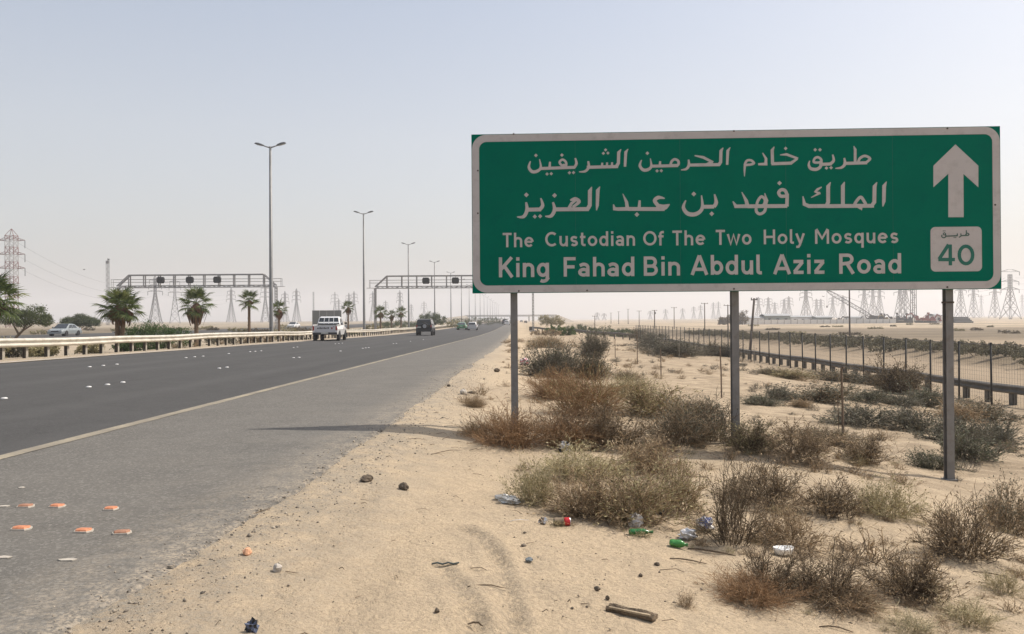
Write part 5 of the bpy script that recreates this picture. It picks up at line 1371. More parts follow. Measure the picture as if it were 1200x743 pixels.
# two birds high over the plain
def bird(px, py, y, label):
    o = empty('flying_bird', at(px, py, y), .4, label, 'bird')
    mb = MB(); mb.tube([(-.5, 0, 0), (-.3, 0, .03), (.1, 0, .04), (.4, 0, .03), (.55, 0, .02)], [.02, .1, .14, .07, .02], 8); b = mb.build('body', M_HEAD, o, True)
    for s_ in (-1, 1): mb = MB(); mb.slab([(-.15, s_ * .08, .05), (.25, s_ * .08, .06), (.12, s_ * .65, .3), (-.05, s_ * 1.1, .2)][::s_], .02); mb.build('wing', M_HEAD, o)
    o.scale = (.6, .6, .6)
bird(98.5, 316, 190, 'small dark bird in the sky left of the near gantry'); bird(965, 347.5, 210, 'small dark bird above the white sheds')

# ================================================================ BILLBOARD, OVERPASS, YARD
M_BB = pmat('billboard_grey', (.16, .165, .16), .8, var=.1, scale=1)
g = gat(383, 125); o = empty('billboard', (g.x, g.y, 0), .04, 'plain grey back of a billboard behind the pickup truck', 'billboard')
zt_, zb_ = at(383, 363.7, 125).z, at(383, 382, 125).z; wB = 34 * 125 / FPX
for i in range(4):
    mb = MB(); mb.box((-wB / 2 + wB * (i + .5) / 4, .03 * (i % 2), (zt_ + zb_) / 2), (wB / 4 - .03, .08, zt_ - zb_)); mb.build('panel', M_BB, o)
mb = MB(); [mb.beam((x, .15, g.z - .3), (x, .15, zt_ - .1), .16, .16) for x in (-wB * .45, wB * .45)]; mb.build('support_frame', M_LAMP, o)
M_CONC = pmat('concrete', (.40, .38, .35), .9, var=.12, scale=.8, bump=.3, bscale=6)
Yo = 880.
o = empty('overpass', (0, Yo, 0), 0, 'distant pale concrete overpass crossing the highway on the horizon', 'bridge')
x0, x1 = at(545, 372, Yo).x, at(652, 372, Yo).x; zt_ = at(600, 369.3, Yo).z; zb_ = at(600, 371.3, Yo).z
mb = MB(); mb.box(((x0 + x1) / 2, 0, (zt_ + zb_) / 2), (x1 - x0, 12, (zt_ - zb_) * .7)); mb.build('deck', M_CONC, o)
for s in (-1, 1): mb = MB(); mb.box(((x0 + x1) / 2, s * 6.1, (zt_ + zb_) / 2 + .35), (x1 - x0, .3, (zt_ - zb_))); mb.build('parapet', M_CONC, o)
for t in (.12, .3, .5, .7, .88):
    x = x0 + (x1 - x0) * t; mb = MB(); mb.box((x, 0, (zb_ + gz(x, Yo)) / 2), (1.4, 8, zb_ - gz(x, Yo) + .6)); mb.build('pier', M_CONC, o)
for s, x in ((-1, x0), (1, x1)):
    mb = MB(); gzv = gz(x, Yo) - 1; mb.add([(x - 2, -8, zt_ - .3), (x + 2, -8, zt_ - .3), (x + 2, 8, zt_ - .3), (x - 2, 8, zt_ - .3), (x - 60 if s < 0 else x - 6, -20, gzv), (x + 6 if s < 0 else x + 22, -20, gzv), (x + 6 if s < 0 else x + 22, 20, gzv), (x - 60 if s < 0 else x - 6, 20, gzv)],
        [(0, 1, 2, 3), (4, 5, 1, 0), (5, 6, 2, 1), (6, 7, 3, 2), (7, 4, 0, 3)]); mb.build('embankment', pmat('embankment_sand', (.35, .29, .21), .95), o)
M_WALLW = pmat('yard_wall_white', (.70, .68, .64), .9, var=.1, scale=.3, dirt=(.52, .49, .44), dscale=.6)
M_SHEDG = pmat('shed_greygreen', (.22, .25, .23), .8, var=.1, scale=.5)
M_SHEDW = pmat('shed_white', (.75, .74, .72), .8, var=.1, scale=.5)
M_ROOF = pmat('shed_roof', (.30, .31, .31), .7, var=.1, scale=.4)
YY = 345.
def yx(px): return at(px, 372, YY).x
gY = lambda px: gz(yx(px), YY)
mb = MB(); o = empty('yard_wall', (yx(865), YY, gY(960)), 0, 'long low white wall round the construction yard', 'wall')
n = 24; W = (yx(1050) - yx(865)) / n
wm_ = MB(); wm_.box((W / 2, 0, .75), (W - .12, .2, 2.1)); wme = wm_.mesh('wall_panel', M_WALLW)
pm_ = MB(); pm_.box((0, 0, .8), (.3, .35, 2.4)); pme = pm_.mesh('pillar', M_CONC)
for i in range(n):
    b = link('wall_panel', wme, o); b.location = (i * W, 0, 0); c = link('pillar', pme, o); c.location = (i * W, 0, 0)
def shed(px0, px1, top, y, mat, label, cat='shed'):
    top -= 1.2; x0, x1 = at(px0, 372, y).x, at(px1, 372, y).x; g = gz((x0 + x1) / 2, y); H = at(px0, top, y).z - g; D = 8
    o = empty('site_shed', (x0, y, g), 0, label, cat); W = x1 - x0
    mb = MB(); mb.box((W / 2, D / 2, H * .4 - .2), (W, D, H * .8 + .4)); mb.build('wall', mat, o)
    mb = MB(); e = .3; mb.add([(-e, -e, H * .78), (W + e, -e, H * .78), (W + e, D / 2, H), (-e, D / 2, H), (W + e, D + e, H * .78), (-e, D + e, H * .78), (-e, -e, H * .8 + .15), (W + e, -e, H * .8 + .15), (W + e, D / 2, H + .12), (-e, D / 2, H + .12), (W + e, D + e, H * .8 + .15), (-e, D + e, H * .8 + .15)],
        [(6, 7, 8, 9), (9, 8, 10, 11), (0, 1, 7, 6), (1, 2, 8, 7), (2, 4, 10, 8), (4, 5, 11, 10), (5, 3, 9, 11), (3, 0, 6, 9), (1, 0, 3, 2), (2, 3, 5, 4)]); mb.build('roof', M_ROOF, o)
    nw = max(1, int(W / 3.2))
    for i in range(nw):
        mb = MB(); mb.box((W * (i + .5) / nw, -.03, H * .45), (1.2, .1, 1.1)); mb.build('window' if i % 3 else 'door', M_SIG, o)
shed(869, 896, 372.5, YY + 12, M_SHEDW, 'low white shed right of the pointed dark tree'); shed(897, 926, 369.3, YY + 10, M_SHEDG, 'grey-green shed, tallest of the sheds behind the wall'); shed(927, 955, 371.3, YY + 14, M_SHEDW, 'long white shed right of the grey-green one')
shed(957, 975, 371.8, YY + 9, M_SHEDG, 'short grey shed below the crane boom tip'); shed(998, 1013, 372, YY + 9, M_SHEDW, 'small white cabin right of the tall bare pole'); shed(1097, 1104, 369, YY + 2, M_SHEDW, 'white container beside the red machines', 'container')
M_MACHD = pmat('machine_dark', (.05, .052, .05), .7, var=.2); M_MACHR = pmat('machine_red', (.22, .045, .038), .6, var=.2); M_MACHY = pmat('machine_ochre', (.22, .17, .09), .7, var=.2)
def machine(px, y, s, mat, kind, label, rz=0):
    x = at(px, 372, y).x; o = empty(kind, (x, y, gz(x, y)), rz, label, kind.replace('_', ' '))
    for q in (-1, 1): mb = MB(); mb.loft([[Vector((a * 1.9, q * 1.1 + w, .5 + c * .5)) for a, c in ((-1, -.3), (-.8, -1), (.8, -1), (1, -.3), (1, .3), (.8, 1), (-.8, 1), (-1, .3))] for w in (-.3, .3)]); mb.build('track', M_SIG, o)
    mb = MB(); mb.box((-.3, 0, 1.55), (3.4, 2.5, .9)); mb.box((-1.3, 0, 2.15), (1.4, 2.3, .5)); mb.build('body', mat, o)
    mb = MB(); mb.loft([[Vector((.9 + a * w, .6 + b * .55, z)) for a, b in ((-.6, -1), (.6, -1), (.6, 1), (-.6, 1))] for z, w in ((2.0, 1.1), (2.6, 1.1), (3.3, .85))]); mb.build('cab', mat, o)
    if kind == 'excavator':
        mb = MB(); mb.beam((1.2, -.3, 1.9), (3.0, -.3, 4.4), .4, .5); mb.beam((3.0, -.3, 4.4), (5.0, -.3, 3.6), .35, .45); mb.build('boom', mat, o)
        mb = MB(); mb.beam((5.0, -.3, 3.7), (5.3, -.3, 1.6), .3, .3); mb.box((5.1, -.3, 1.2), (.9, 1.0, .8)); mb.build('bucket_arm', mat, o)
    else:
        mb = MB(); mb.beam((1.0, 0, 1.0), (1.1, 0, 4.6), .35, .35); mb.beam((-1.5, 0, 2.4), (.9, 0, 4.3), .15, .15); mb.box((1.1, 0, 4.4), (.9, .7, .8)); mb.build('drill_mast', mat, o)
    o.scale = (s, s, s)
machine(1036, YY + 8, .85, M_MACHD, 'drilling_rig', 'dark drilling rig standing behind the ochre excavator', 1.0); machine(1047, YY + 7, .85, M_MACHD, 'excavator', 'dark excavator squeezed between the rigs', 2.5); machine(1060, YY + 8, .9, M_MACHD, 'drilling_rig', 'dark drilling rig left of the drilling mast', .2)
machine(982, YY + 6, .7, M_MACHD, 'excavator', 'small dark excavator left of the tall bare pole'); machine(1020, YY + 5, .75, M_MACHD, 'excavator', 'dark excavator at the foot of the crane', 2.8)
machine(1030, YY + 4, .9, M_MACHD, 'drilling_rig', 'dark drilling rig, left one of two'); machine(1041, YY + 2, .8, M_MACHY, 'excavator', 'ochre excavator between the two dark rigs', 3.0); machine(1054, YY + 3, .95, M_MACHD, 'drilling_rig', 'dark drilling rig, right one of two', 3.1)
machine(1065, YY + 3, .8, M_MACHD, 'excavator', 'dark excavator beside the drilling mast'); machine(1077, YY + 1, .95, M_MACHR, 'excavator', 'red excavator, leftmost of the red machines', 2.6); machine(1085, YY - 1, .95, M_MACHR, 'drilling_rig', 'red drilling rig amid the red machines'); machine(1092, YY, .85, M_MACHR, 'excavator', 'red excavator against the white container', .3)
o = empty('pipe_stack', (at(1119, 375, 330).x, 330, gz(at(1119, 375, 330).x, 330)), 0, 'dark pipes stacked right of the right sign post', 'pipes')
for r in range(4):
    for i in range(5 - r):
        mb = MB(); z = .35 + r * .62; yo_ = (i + r * .5) * .72; L0 = 7.6 - .5 * r; mb.lathe((0, yo_, z), [(.26, 0), (.36, 0), (.36, L0), (.26, L0), (.26, 0)], 8, axis='X'); mb.build('pipe', M_MACHD, o)
# crane with a lattice boom
xb, zb0 = at(1025, 372, YY + 20).x, at(1025, 372.5, YY + 20).z; tipc = at(969, 340.5, YY + 20)
o = empty('crawler_crane', (xb, YY + 20, 0), 0, 'crawler crane with a long lattice boom leaning to the left', 'crane')
gzc = gz(xb, YY + 20)
for q in (-1, 1): mb = MB(); mb.box((0, q * 1.8, gzc + .6), (6, .8, 1.2)); mb.build('track', M_SIG, o)
mb = MB(); mb.box((.8, 0, gzc + 2.2), (5.5, 3, 1.8)); mb.box((-1.8, -.9, gzc + 2.4), (1.6, 1.1, 2.0)); mb.build('body', M_MACHD, o)
mb = MB(); A = Vector((-1, 0, gzc + 2.5)); B = Vector((tipc.x - xb, 0, tipc.z)); d = (B - A).normalized(); up = Vector((-d.z, 0, d.x)); N = 26
for i in range(N):
    a = A.lerp(B, i / N); b = A.lerp(B, (i + 1) / N); wa = .75 * min(1, .35 + i / 4, .35 + (N - i) / 4); wb = .75 * min(1, .35 + (i + 1) / 4, .35 + (N - i - 1) / 4)
    for q in (-.5, .5):
        for s in (-1, 1): mb.beam(a + up * s * wa + Vector((0, q, 0)), b + up * s * wb + Vector((0, q, 0)), .13)
        s = 1 if i % 2 else -1; mb.beam(a + up * s * wa + Vector((0, q, 0)), b - up * s * wb + Vector((0, q, 0)), .08)
mb.build('boom', M_PYL, o)
mb = MB(); mb.tube([(2.5, 0, gzc + 3), (1.0, 0, gzc + 7)], .1, 4); mb.tube([(1.0, 0, gzc + 7), B], .05, 4); mb.tube([B, B + Vector((0, 0, -7))], .05, 4); mb.box(B + Vector((0, 0, -7.4)), (.5, .4, .9)); mb.build('hoist_cable', M_MACHD, o)

# ================================================================ VEHICLES
def paint(name, col, rough=.3): 
    m = pmat(name, col, rough, .0, var=.03, scale=1, spec=.6); m.node_tree.nodes['Principled BSDF'].inputs['Coat Weight'].default_value = .4; return m
M_GLASS = pmat('car_glass', (.025, .03, .033), .12, 0, spec=.7); M_RUB = pmat('tyre_rubber', (.02, .02, .02), .9); M_RIM = pmat('wheel_rim', (.35, .35, .36), .4, .7)
M_TAIL = pmat('tail_light_red', (.30, .02, .02), .3); M_HL = pmat('head_light', (.6, .62, .62), .2); M_PLATE = pmat('number_plate_pale', (.5, .5, .46), .6); M_TRIM = pmat('dark_trim', (.025, .025, .027), .7); M_CHR = pmat('chrome', (.5, .5, .5), .25, .8)
def section(y, zb, zt, wb, wm, wt, zm=None):
    zm = zm if zm is not None else (zb + zt) / 2
    c = min(.06, (zt - zb) * .2)
    return [Vector((x, y, z)) for x, z in ((-wb, zb), (-wm, zm), (-wt, zt - c), (-wt + c * 1.3, zt), (wt - c * 1.3, zt), (wt, zt - c), (wm, zm), (wb, zb))]
def wheel(o, x, y, r, w=.22):
    s = 1 if x > 0 else -1
    wl = MB(); wl.lathe((x, y, r), [(r * .62, -w / 2), (r * .95, -w / 2), (r, -w / 2 + .03), (r, w / 2 - .03), (r * .95, w / 2), (r * .62, w / 2), (r * .62, -w / 2)], 18, axis='X'); t = wl.build('wheel', M_RUB, o, False)
    rm = MB(); q = s * (w / 2 - .02)
    rm.lathe((x, y, r), [(0.001, q), (r * .2, q), (r * .25, q - s * .03), (r * .55, q - s * .04), (r * .63, q)], 14, axis='X'); rm.build('rim', M_RIM, t)
def vehicle(name, label, cat, spec, pos, rz, pnt, group=None):
    o = empty(name, pos, rz, label, cat, group); W = spec['w'] / 2
    mb = MB(); mb.loft([section(y, zb, zt, W * k * .93, W * k, W * k * .95, zb + (zt - zb) * .6) for y, zb, zt, k in spec['body']]); body = mb.build('body', pnt, o)
    if spec.get('cab'):
        mb = MB(); C = spec['cab']                         # (y, ztop, kw_bottom, kw_top)
        zb = spec['belt']; mb.loft([section(y, zb - .02, zt, W * a, W * (a + b) / 2, W * b) for y, zt, a, b in C]); mb.build('cabin', pnt, o)
        # side glass, following the loft's sides
        def side(y0, y1, s, z0=None, z1=None):
            def wx(y, z):
                ys = [c[0] for c in C]; zt = float(np.interp(y, ys, [c[1] for c in C])); a = float(np.interp(y, ys, [c[2] for c in C])); b = float(np.interp(y, ys, [c[3] for c in C]))
                t = (z - zb) / max(.05, zt - .05 - zb); return W * (a + (b - a) * t)
            def zt_(y): return float(np.interp(y, [c[0] for c in C], [c[1] for c in C])) - .10
            y0t, y1t = spec.get('rake', lambda a, b: (a, b))(y0, y1)
            z0 = zb + .05
            P = [(y0, z0), (y1, z0), (y1t, max(z0 + .02, zt_(y1t))), (y0t, max(z0 + .02, zt_(y0t)))]
            Q = [Vector((s * (wx(y, z) + .004), y, z)) for y, z in P]
            if s < 0: Q = Q[::-1]
            g = MB(); g.slab(Q, .008); g.build('side_window', M_GLASS, o)
        for s in (-1, 1):
            for a, b in spec['sides']: side(a, b, s)
        for nm, (yb_, zb_, yt_, zt2, kb, kt) in spec['glass'].items():
            front = nm == 'windscreen'
            Q = [Vector((-W * kb, yb_, zb_)), Vector((W * kb, yb_, zb_)), Vector((W * kt, yt_, zt2)), Vector((-W * kt, yt_, zt2))]
            if front: Q = Q[::-1]
            g = MB(); g.slab(Q, .012); g.build(nm, M_GLASS, o)
    yr, yf = spec['body'][0][0], spec['body'][-1][0]
    r = spec['r']
    for y in spec['axles']:
        for s in (-1, 1):
            a = MB(); a.lathe((s * (W - .1), y, r), [(0.001, s * .103), (r * 1.16, s * .103), (r * 1.16, -s * .1)], 18, axis='X'); a.build('wheel_arch', M_TRIM, o)
            wheel(o, s * (W - .09), y, r)
    for s in (-1, 1):
        z0, z1, w0 = spec['tail']; t = MB(); t.box((s * (W * .93 - w0 / 2), yr - .012, (z0 + z1) / 2), (w0, .06, z1 - z0)); t.build('tail_light', M_TAIL, o)
        z0, z1, w0 = spec['head']; t = MB(); t.box((s * (W * .86 - w0 / 2), yf - .01, (z0 + z1) / 2), (w0, .07, z1 - z0)); t.build('head_light', M_HL, o)
        t = MB(); t.box((s * (W + .09), spec['mirror'][0], spec['mirror'][1]), (.18, .08, .14)); t.build('wing_mirror', spec.get('mm', pnt), o)
    b = MB(); b.box((0, yr - .04, spec['bump'][0]), (W * 1.86, .14, spec['bump'][1])); b.build('rear_bumper', spec.get('bm', pnt), o)
    b = MB(); b.box((0, yf + .02, spec['bump'][0] - .05), (W * 1.8, .14, spec['bump'][1])); b.build('front_bumper', spec.get('bm', pnt), o)
    b = MB(); b.box((0, yr - .03 - .09 * (spec['plate'] < spec['bump'][0] + spec['bump'][1] / 2), spec['plate']), (.5, .02, .13)); b.build('number_plate', M_PLATE, o)
    b = MB(); b.box((0, yf - .0, spec['head'][0] + .02), (W * .95, .08, .13)); b.build('grille', M_TRIM, o)
    return o
def on_road(px, y, left=False):
    x = at(px, 372, y).x; return Vector((x, y, zsurf(x, y) if not left else gz(x, y) + .07))
# --- white double-cab pickup
PICK = dict(w=1.88, belt=1.10, body=[(-2.62, .52, 1.10, .97), (-2.5, .48, 1.12, 1), (-.55, .42, 1.13, 1), (1.1, .42, 1.12, 1), (1.3, .42, 1.10, 1), (2.2, .45, 1.0, .97), (2.52, .5, .86, .90)], cab=[(-.78, 1.30, .93, .86), (-.50, 1.72, .93, .80), (-.1, 1.79, .93, .80), (.55, 1.76, .93, .80), (1.35, 1.15, .95, .90)],
            sides=[(-.55, .12), (.2, .95)], rake=lambda a, b: (a + .02, min(b, .62)), glass=dict(rear_window=(-.795, 1.22, -.55, 1.69, .82, .72), windscreen=(1.33, 1.2, .60, 1.70, .84, .74)), r=.37, axles=(-1.65, 1.62), tail=(.78, 1.08, .11), head=(.72, .9, .34), mirror=(.95, 1.28), mm=M_TRIM, bump=(.55, .16), bm=M_TRIM, plate=.60)
M_WP = paint('white_car_paint', (.72, .71, .69))
pk = vehicle('pickup_truck', 'white double-cab pickup truck with lettering on its tailgate, driving away', 'pickup truck', PICK, on_road(387, 60), R(4.5), M_WP)
mb = MB(); mb.box((0, -1.75, 1.128), (1.55, 1.7, .012)); mb.build('cargo_bed', M_TRIM, pk)
for s in (-1, 1): mb = MB(); mb.box((s * .86, -1.72, 1.16), (.08, 1.8, .09)); mb.build('bed_rail', M_WP, pk)
mb = MB(); mb.box((0, -2.63, .90), (1.46, .03, .48)); tg = mb.build('tailgate', paint('tailgate_white_shaded', (.52, .52, .54)), pk)  # greyer than the body paint: the shade on the rear is put into the colour
mb = MB()
for i in range(9): mb.box((-.50 + i * .095, -2.650, .93), (.05, .01, .11)); mb.box((-.52 + i * .095, -2.651, .90 + .05 * (i % 3)), (.075, .01, .028))
mb.build('lettering', M_TRIM, tg)
mb = MB(); mb.box((.50, -2.650, .93), (.11, .01, .13)); mb.box((.63, -2.650, 1.03), (.045, .01, .06)); mb.build('badge', pmat('badge_red', (.25, .03, .05), .5), tg)
for x in (-.36, 0, .36): mb = MB(); mb.beam((x, -.80, 1.20), (x * .93, -.585, 1.68), .045, .03); mb.build('window_bar', M_WP, pk)
mb = MB(); mb.box((0, -.86, 1.20), (1.5, .05, .05)); [mb.box((s * .73, -.86, 1.22), (.05, .05, .2)) for s in (-1, 1)]; mb.build('bed_bar', M_TRIM, pk)
mb = MB(); mb.lathe((-.28, -2.1, .36), [(.001, -.1), (.32, -.1), (.35, 0), (.32, .1), (.001, .1)], 14, axis='X'); mb.build('spare_wheel', M_RUB, pk)
mb = MB(); mb.slab([(.958, .15, .80), (.958, .95, 1.02), (.958, .95, 1.06), (.958, .15, .84)], .006); mb.slab([(.958, 1.0, .80), (.958, 1.7, .95), (.958, 1.7, 1.0), (.958, 1.0, .86)], .006); mb.build('side_stripe', pmat('stripe_dark', (.08, .03, .03), .5), pk)
# --- black off-roader with a spare wheel on the back
SUV = dict(w=1.84, belt=1.12, body=[(-2.15, .52, 1.14, .96), (-2.05, .46, 1.16, 1), (.9, .42, 1.14, 1), (1.9, .46, 1.08, .98), (2.2, .5, .95, .92)], cab=[(-2.14, 1.6, .94, .84), (-2.02, 1.83, .95, .82), (-.8, 1.88, .95, .82), (.35, 1.85, .95, .82), (1.1, 1.16, .96, .9)],
           sides=[(-1.95, -1.0), (-.92, -.1), (0, .8)], rake=lambda a, b: (a + .02, min(b, .42)), glass=dict(rear_window=(-2.158, 1.2, -2.10, 1.72, .80, .72), windscreen=(1.12, 1.2, .42, 1.78, .86, .76)), r=.39, axles=(-1.35, 1.35), tail=(.95, 1.2, .12), head=(.8, 1.0, .3), mirror=(.75, 1.3), mm=M_TRIM, bump=(.56, .2), bm=M_TRIM, plate=.98)
M_BP = paint('black_car_paint', (.006, .006, .008), .6)
sv = vehicle('off_road_vehicle', 'black off-roader with a spare wheel mounted on its back door', 'off-roader', SUV, on_road(499, 91), R(.5), M_BP)
mb = MB(); mb.lathe((.1, -2.30, 1.08), [(.001, -.11), (.2, -.11), (.33, -.10), (.37, -.05), (.37, .09), (.001, .1)], 18, axis='Y'); sw = mb.build('spare_wheel', M_RUB, sv)
mb = MB(); mb.lathe((.1, -2.42, 1.08), [(.001, -.02), (.07, -.02), (.14, 0), (.22, -.005), (.23, .03)], 14, axis='Y'); mb.build('rim', M_RIM, sw)
for o in list(sv.children):
    if o.name.startswith('number_plate'): o.location = (-.58, 0, -.02)
for s in (-1, 1): mb = MB(); mb.beam((s * .68, -1.7, 1.90), (s * .68, .2, 1.90), .04, .04); mb.build('roof_rail', M_CHR, sv)
# --- saloons and hatchbacks
SED = dict(w=1.78, belt=.88, body=[(-2.25, .42, .86, .9), (-2.15, .32, .93, .98), (-1.5, .28, .95, 1), (.9, .28, .93, 1), (1.9, .30, .80, .98), (2.25, .36, .66, .88)], cab=[(-1.85, .93, .90, .84), (-1.05, 1.36, .9, .72), (-.3, 1.43, .9, .72), (.3, 1.40, .9, .72), (1.15, .92, .92, .84)],
           sides=[(-1.25, -.35), (-.28, .75)], rake=lambda a, b: (a + (.35 if a < -1 else .02), min(b, .28)), glass=dict(rear_window=(-1.84, .95, -1.12, 1.35, .78, .66), windscreen=(1.14, .94, .34, 1.40, .82, .68)), r=.31, axles=(-1.35, 1.38), tail=(.68, .86, .32), head=(.58, .74, .36), mirror=(.75, 1.0), bump=(.45, .24), plate=.62)
HAT = dict(w=1.72, belt=.93, body=[(-1.95, .40, .95, .92), (-1.85, .30, 1.0, .99), (-1.2, .28, 1.0, 1), (.9, .28, .96, 1), (1.6, .30, .86, .97), (1.95, .36, .68, .88)], cab=[(-1.93, 1.05, .90, .84), (-1.65, 1.44, .92, .76), (-.8, 1.52, .92, .76), (.3, 1.48, .92, .76), (1.15, .97, .94, .86)],
           sides=[(-1.6, -.95), (-.85, -.1), (-.02, .8)], rake=lambda a, b: (a + .04, min(b, .34)), glass=dict(rear_window=(-1.945, 1.0, -1.70, 1.40, .78, .68), windscreen=(1.14, 1.0, .38, 1.44, .84, .70)), r=.31, axles=(-1.25, 1.28), tail=(.82, 1.05, .14), head=(.62, .78, .34), mirror=(.75, 1.06), bump=(.45, .24), plate=.66)
vehicle('saloon_car', 'green saloon car driving away, left one of the pair on the road', 'car', SED, on_road(541.5, 152), R(-1), paint('green_car_paint', (.05, .22, .09)))
vehicle('hatchback_car', 'silver-white hatchback driving away beside the green car', 'car', HAT, on_road(554, 146), R(-.5), paint('silver_white_paint', (.50, .50, .50)))
vehicle('hatchback_car', 'white car far down the road, just left of the left sign post', 'car', HAT, on_road(594, 262), 0, M_WP)
vehicle('van', 'dark van ahead of the far white car by the left sign post', 'van', SUV, on_road(591.5, 285), 0, M_BP)
vehicle('hatchback_car', 'tiny dark car in the distance right of the left sign post', 'car', HAT, on_road(616, 430), 0, M_BP)
vehicle('saloon_car', 'tiny grey car in the distance, nearer the road end than the tiny dark one', 'car', SED, on_road(611, 470), 0, paint('grey_car_paint', (.25, .25, .26)))
vehicle('saloon_car', 'silver saloon car coming towards us on the opposite carriageway', 'car', SED, on_road(76, 92, True), R(180 + 3), paint('silver_car_paint', (.24, .265, .27), .4))
vehicle('saloon_car', 'white car behind the guardrail, left of the billboard', 'car', SED, on_road(344, 172, True), R(180), M_WP)

# ================================================================ STUDS AND LITTER
def road_hit(px, py):
    d = ray(px, py); ys = np.geomspace(2, 200, 6000); X = EYE.x + d.x / d.y * ys; Z = EYE.z + d.z / d.y * ys
    g = np.interp(X - SL * ys, PU, PZ) + zr(ys) + .006; i = np.argmax(Z < g); return Vector((float(X[i]), float(ys[i]), float(g[i])))
M_STUD = pmat('stud_white', (.60, .59, .56), .35, var=.08, scale=20)
M_ORG = pmat('stud_orange', (.52, .19, .085), .6, var=.3, scale=40, dirt=(.33, .22, .16), dscale=55); M_PALE = pmat('stud_mortar', (.42, .38, .32), .9, var=.2, scale=20); M_BRN = pmat('stud_brown', (.30, .15, .09), .8, var=.3, scale=30)
mb = MB(); mb.lathe((0, 0, 0), [(.048, -.01), (.046, .006), (.042, .013), (.024, .018), (.001, .019)], 14); STUD = mb.mesh('road_stud', M_STUD, True)
rows = [(105, 430), (121, 428.5), (137, 427), (218, 419.3), (228, 418.3), (238, 417.5), (268, 414.5), (293, 412.3), (299, 411.9), (306, 411.3), (344, 407.3), (348.5, 406.8), (393, 403), (397, 402.6), (401, 402.2),
        (104, 453.6), (126, 450.9), (144, 448.2), (257, 431.7), (266, 430.5), (344, 419.3), (350.5, 418.9), (399, 411.5), (425, 408.2), (428.5, 407.8), (432, 407.4), (461, 402.8), (464.5, 402.5), (481, 400), (496, 398), (5, 467)]
for i, (px, py) in enumerate(rows):
    p = road_hit(px, py); o = link('road_stud', STUD); o.location = p
    tag(o, 'white ceramic lane stud on the dark asphalt, one of many alike', 'road stud', 'white studs marking the lanes')
def hexstud(px, py, mat, w, label, rim=M_PALE, broken=False):
    p = road_hit(px, py); o = empty('broken_road_stud', p, random.Random(px).uniform(-.2, .2), label, 'road stud', 'loose orange studs on the shoulder')
    hx, hy = w / 2, .036
    out = [(-hx, 0), (-hx * .72, -hy), (hx * .72, -hy), (hx, 0), (hx * .72, hy), (-hx * .72, hy)]
    if broken: out[3] = (hx * .6, .01)
    mb = MB(); n = 6
    mb.add([(x, y, 0) for x, y in out] + [(x * .97, y * .97, .008) for x, y in out], [(i, (i + 1) % n, n + (i + 1) % n, n + i) for i in range(n)] + [tuple(range(n, 2 * n))]); mb.build('mortar_bed', rim, o)
    mb = MB(); mb.add([(x * .84, y * .84, .008) for x, y in out] + [(x * .8, y * .72, .015) for x, y in out] + [(x * .6, y * .4, .018) for x, y in out], [(i, (i + 1) % n, n + (i + 1) % n, n + i) for i in range(n)] + [(n + i, n + (i + 1) % n, 2 * n + (i + 1) % n, 2 * n + i) for i in range(n)] + [tuple(range(2 * n, 3 * n))]); mb.build('ceramic_top', mat, o)
hexstud(30, 594, M_BRN, .105, 'brown worn stud, leftmost of the upper row on the shoulder'); hexstud(67, 594, M_ORG, .10, 'orange stud in the middle of the upper row on the shoulder'); hexstud(130, 597, M_ORG, .092, 'orange stud, rightmost of the upper row on the shoulder')
hexstud(25, 620, M_ORG, .115, 'orange stud, leftmost of the lower row on the shoulder'); hexstud(98, 623, M_ORG, .105, 'orange stud in the middle of the lower row on the shoulder'); hexstud(143, 625, M_BRN, .105, 'rusty brown stud with white chips, rightmost of the lower row')
for px, py, w in ((78, 657, .09), (2, 654, .09), (4, 594, .07), (25, 572, .04), (330, 527, 0.0)):
    if not w: continue
    p = road_hit(px, py); mb = MB(); mb.add([(-w / 2, 0, .001), (-w * .2, -.018, .001), (w * .4, -.012, .001), (w / 2, .012, .001), (0, .02, .001), (-w / 2, 0, .007), (-w * .2, -.018, .007), (w * .4, -.012, .006), (w / 2, .012, .006), (0, .02, .007)], [(5, 6, 7, 8, 9), (0, 1, 6, 5), (1, 2, 7, 6), (2, 3, 8, 7), (3, 4, 9, 8), (4, 0, 5, 9)])
    o = mb.build('mortar_chip', M_PALE); o.location = p
    tag(o, {78: 'pale flat mortar chip below the lower stud row', 2: 'pale mortar chip at the left edge below the studs', 4: 'pale mortar chip at the left edge beside the upper studs', 25: 'tiny pale chip above the upper stud row'}[px], 'chip')
# stones
def stone(px, py, w, h, mat, label, name='stone', flat=1.0, sharp=.3, cat='stone'):
    g = ground(px, py); rs = random.Random(px * 3 + 1); s = w * g.y / FPX / 2; hh = h * g.y / FPX
    mb = MB(); P = []; n, m = 9, 5
    for i in range(m + 1):
        t = i / m * math.pi
        for j in range(n):
            a = 2 * math.pi * j / n; k = 1 + rs.uniform(-sharp, sharp) * math.sin(t)
            P.append((math.sin(t) * math.cos(a) * s * k, math.sin(t) * math.sin(a) * s * .8 * k, hh * .45 + math.cos(t) * hh * .55 * (1 + rs.uniform(-.15, .15))))
    mb.add(P, [(i * n + j, (i + 1) * n + j, (i + 1) * n + (j + 1) % n, i * n + (j + 1) % n) for i in range(m) for j in range(n)])
    o = mb.build(name, mat); o.location = g - Vector((0, 0, hh * .08)); o.rotation_euler = (0, 0, rs.uniform(0, 6)); tag(o, label, cat); return o
M_ST1 = pmat('stone_dark', (.11, .085, .06), .95, var=.4, scale=25, bump=.6); M_ST2 = pmat('stone_pale', (.42, .38, .33), .9, var=.2, scale=25, bump=.4); M_ST3 = pmat('stone_peach', (.62, .34, .20), .85, var=.15, scale=30)
stone(430, 564, 17, 8, M_ST1, 'flat dark brown lump on the sand, left of the rounder dark one'); stone(473, 574, 14, 9, M_ST1, 'rounder dark lump on the sand with a pale edge')
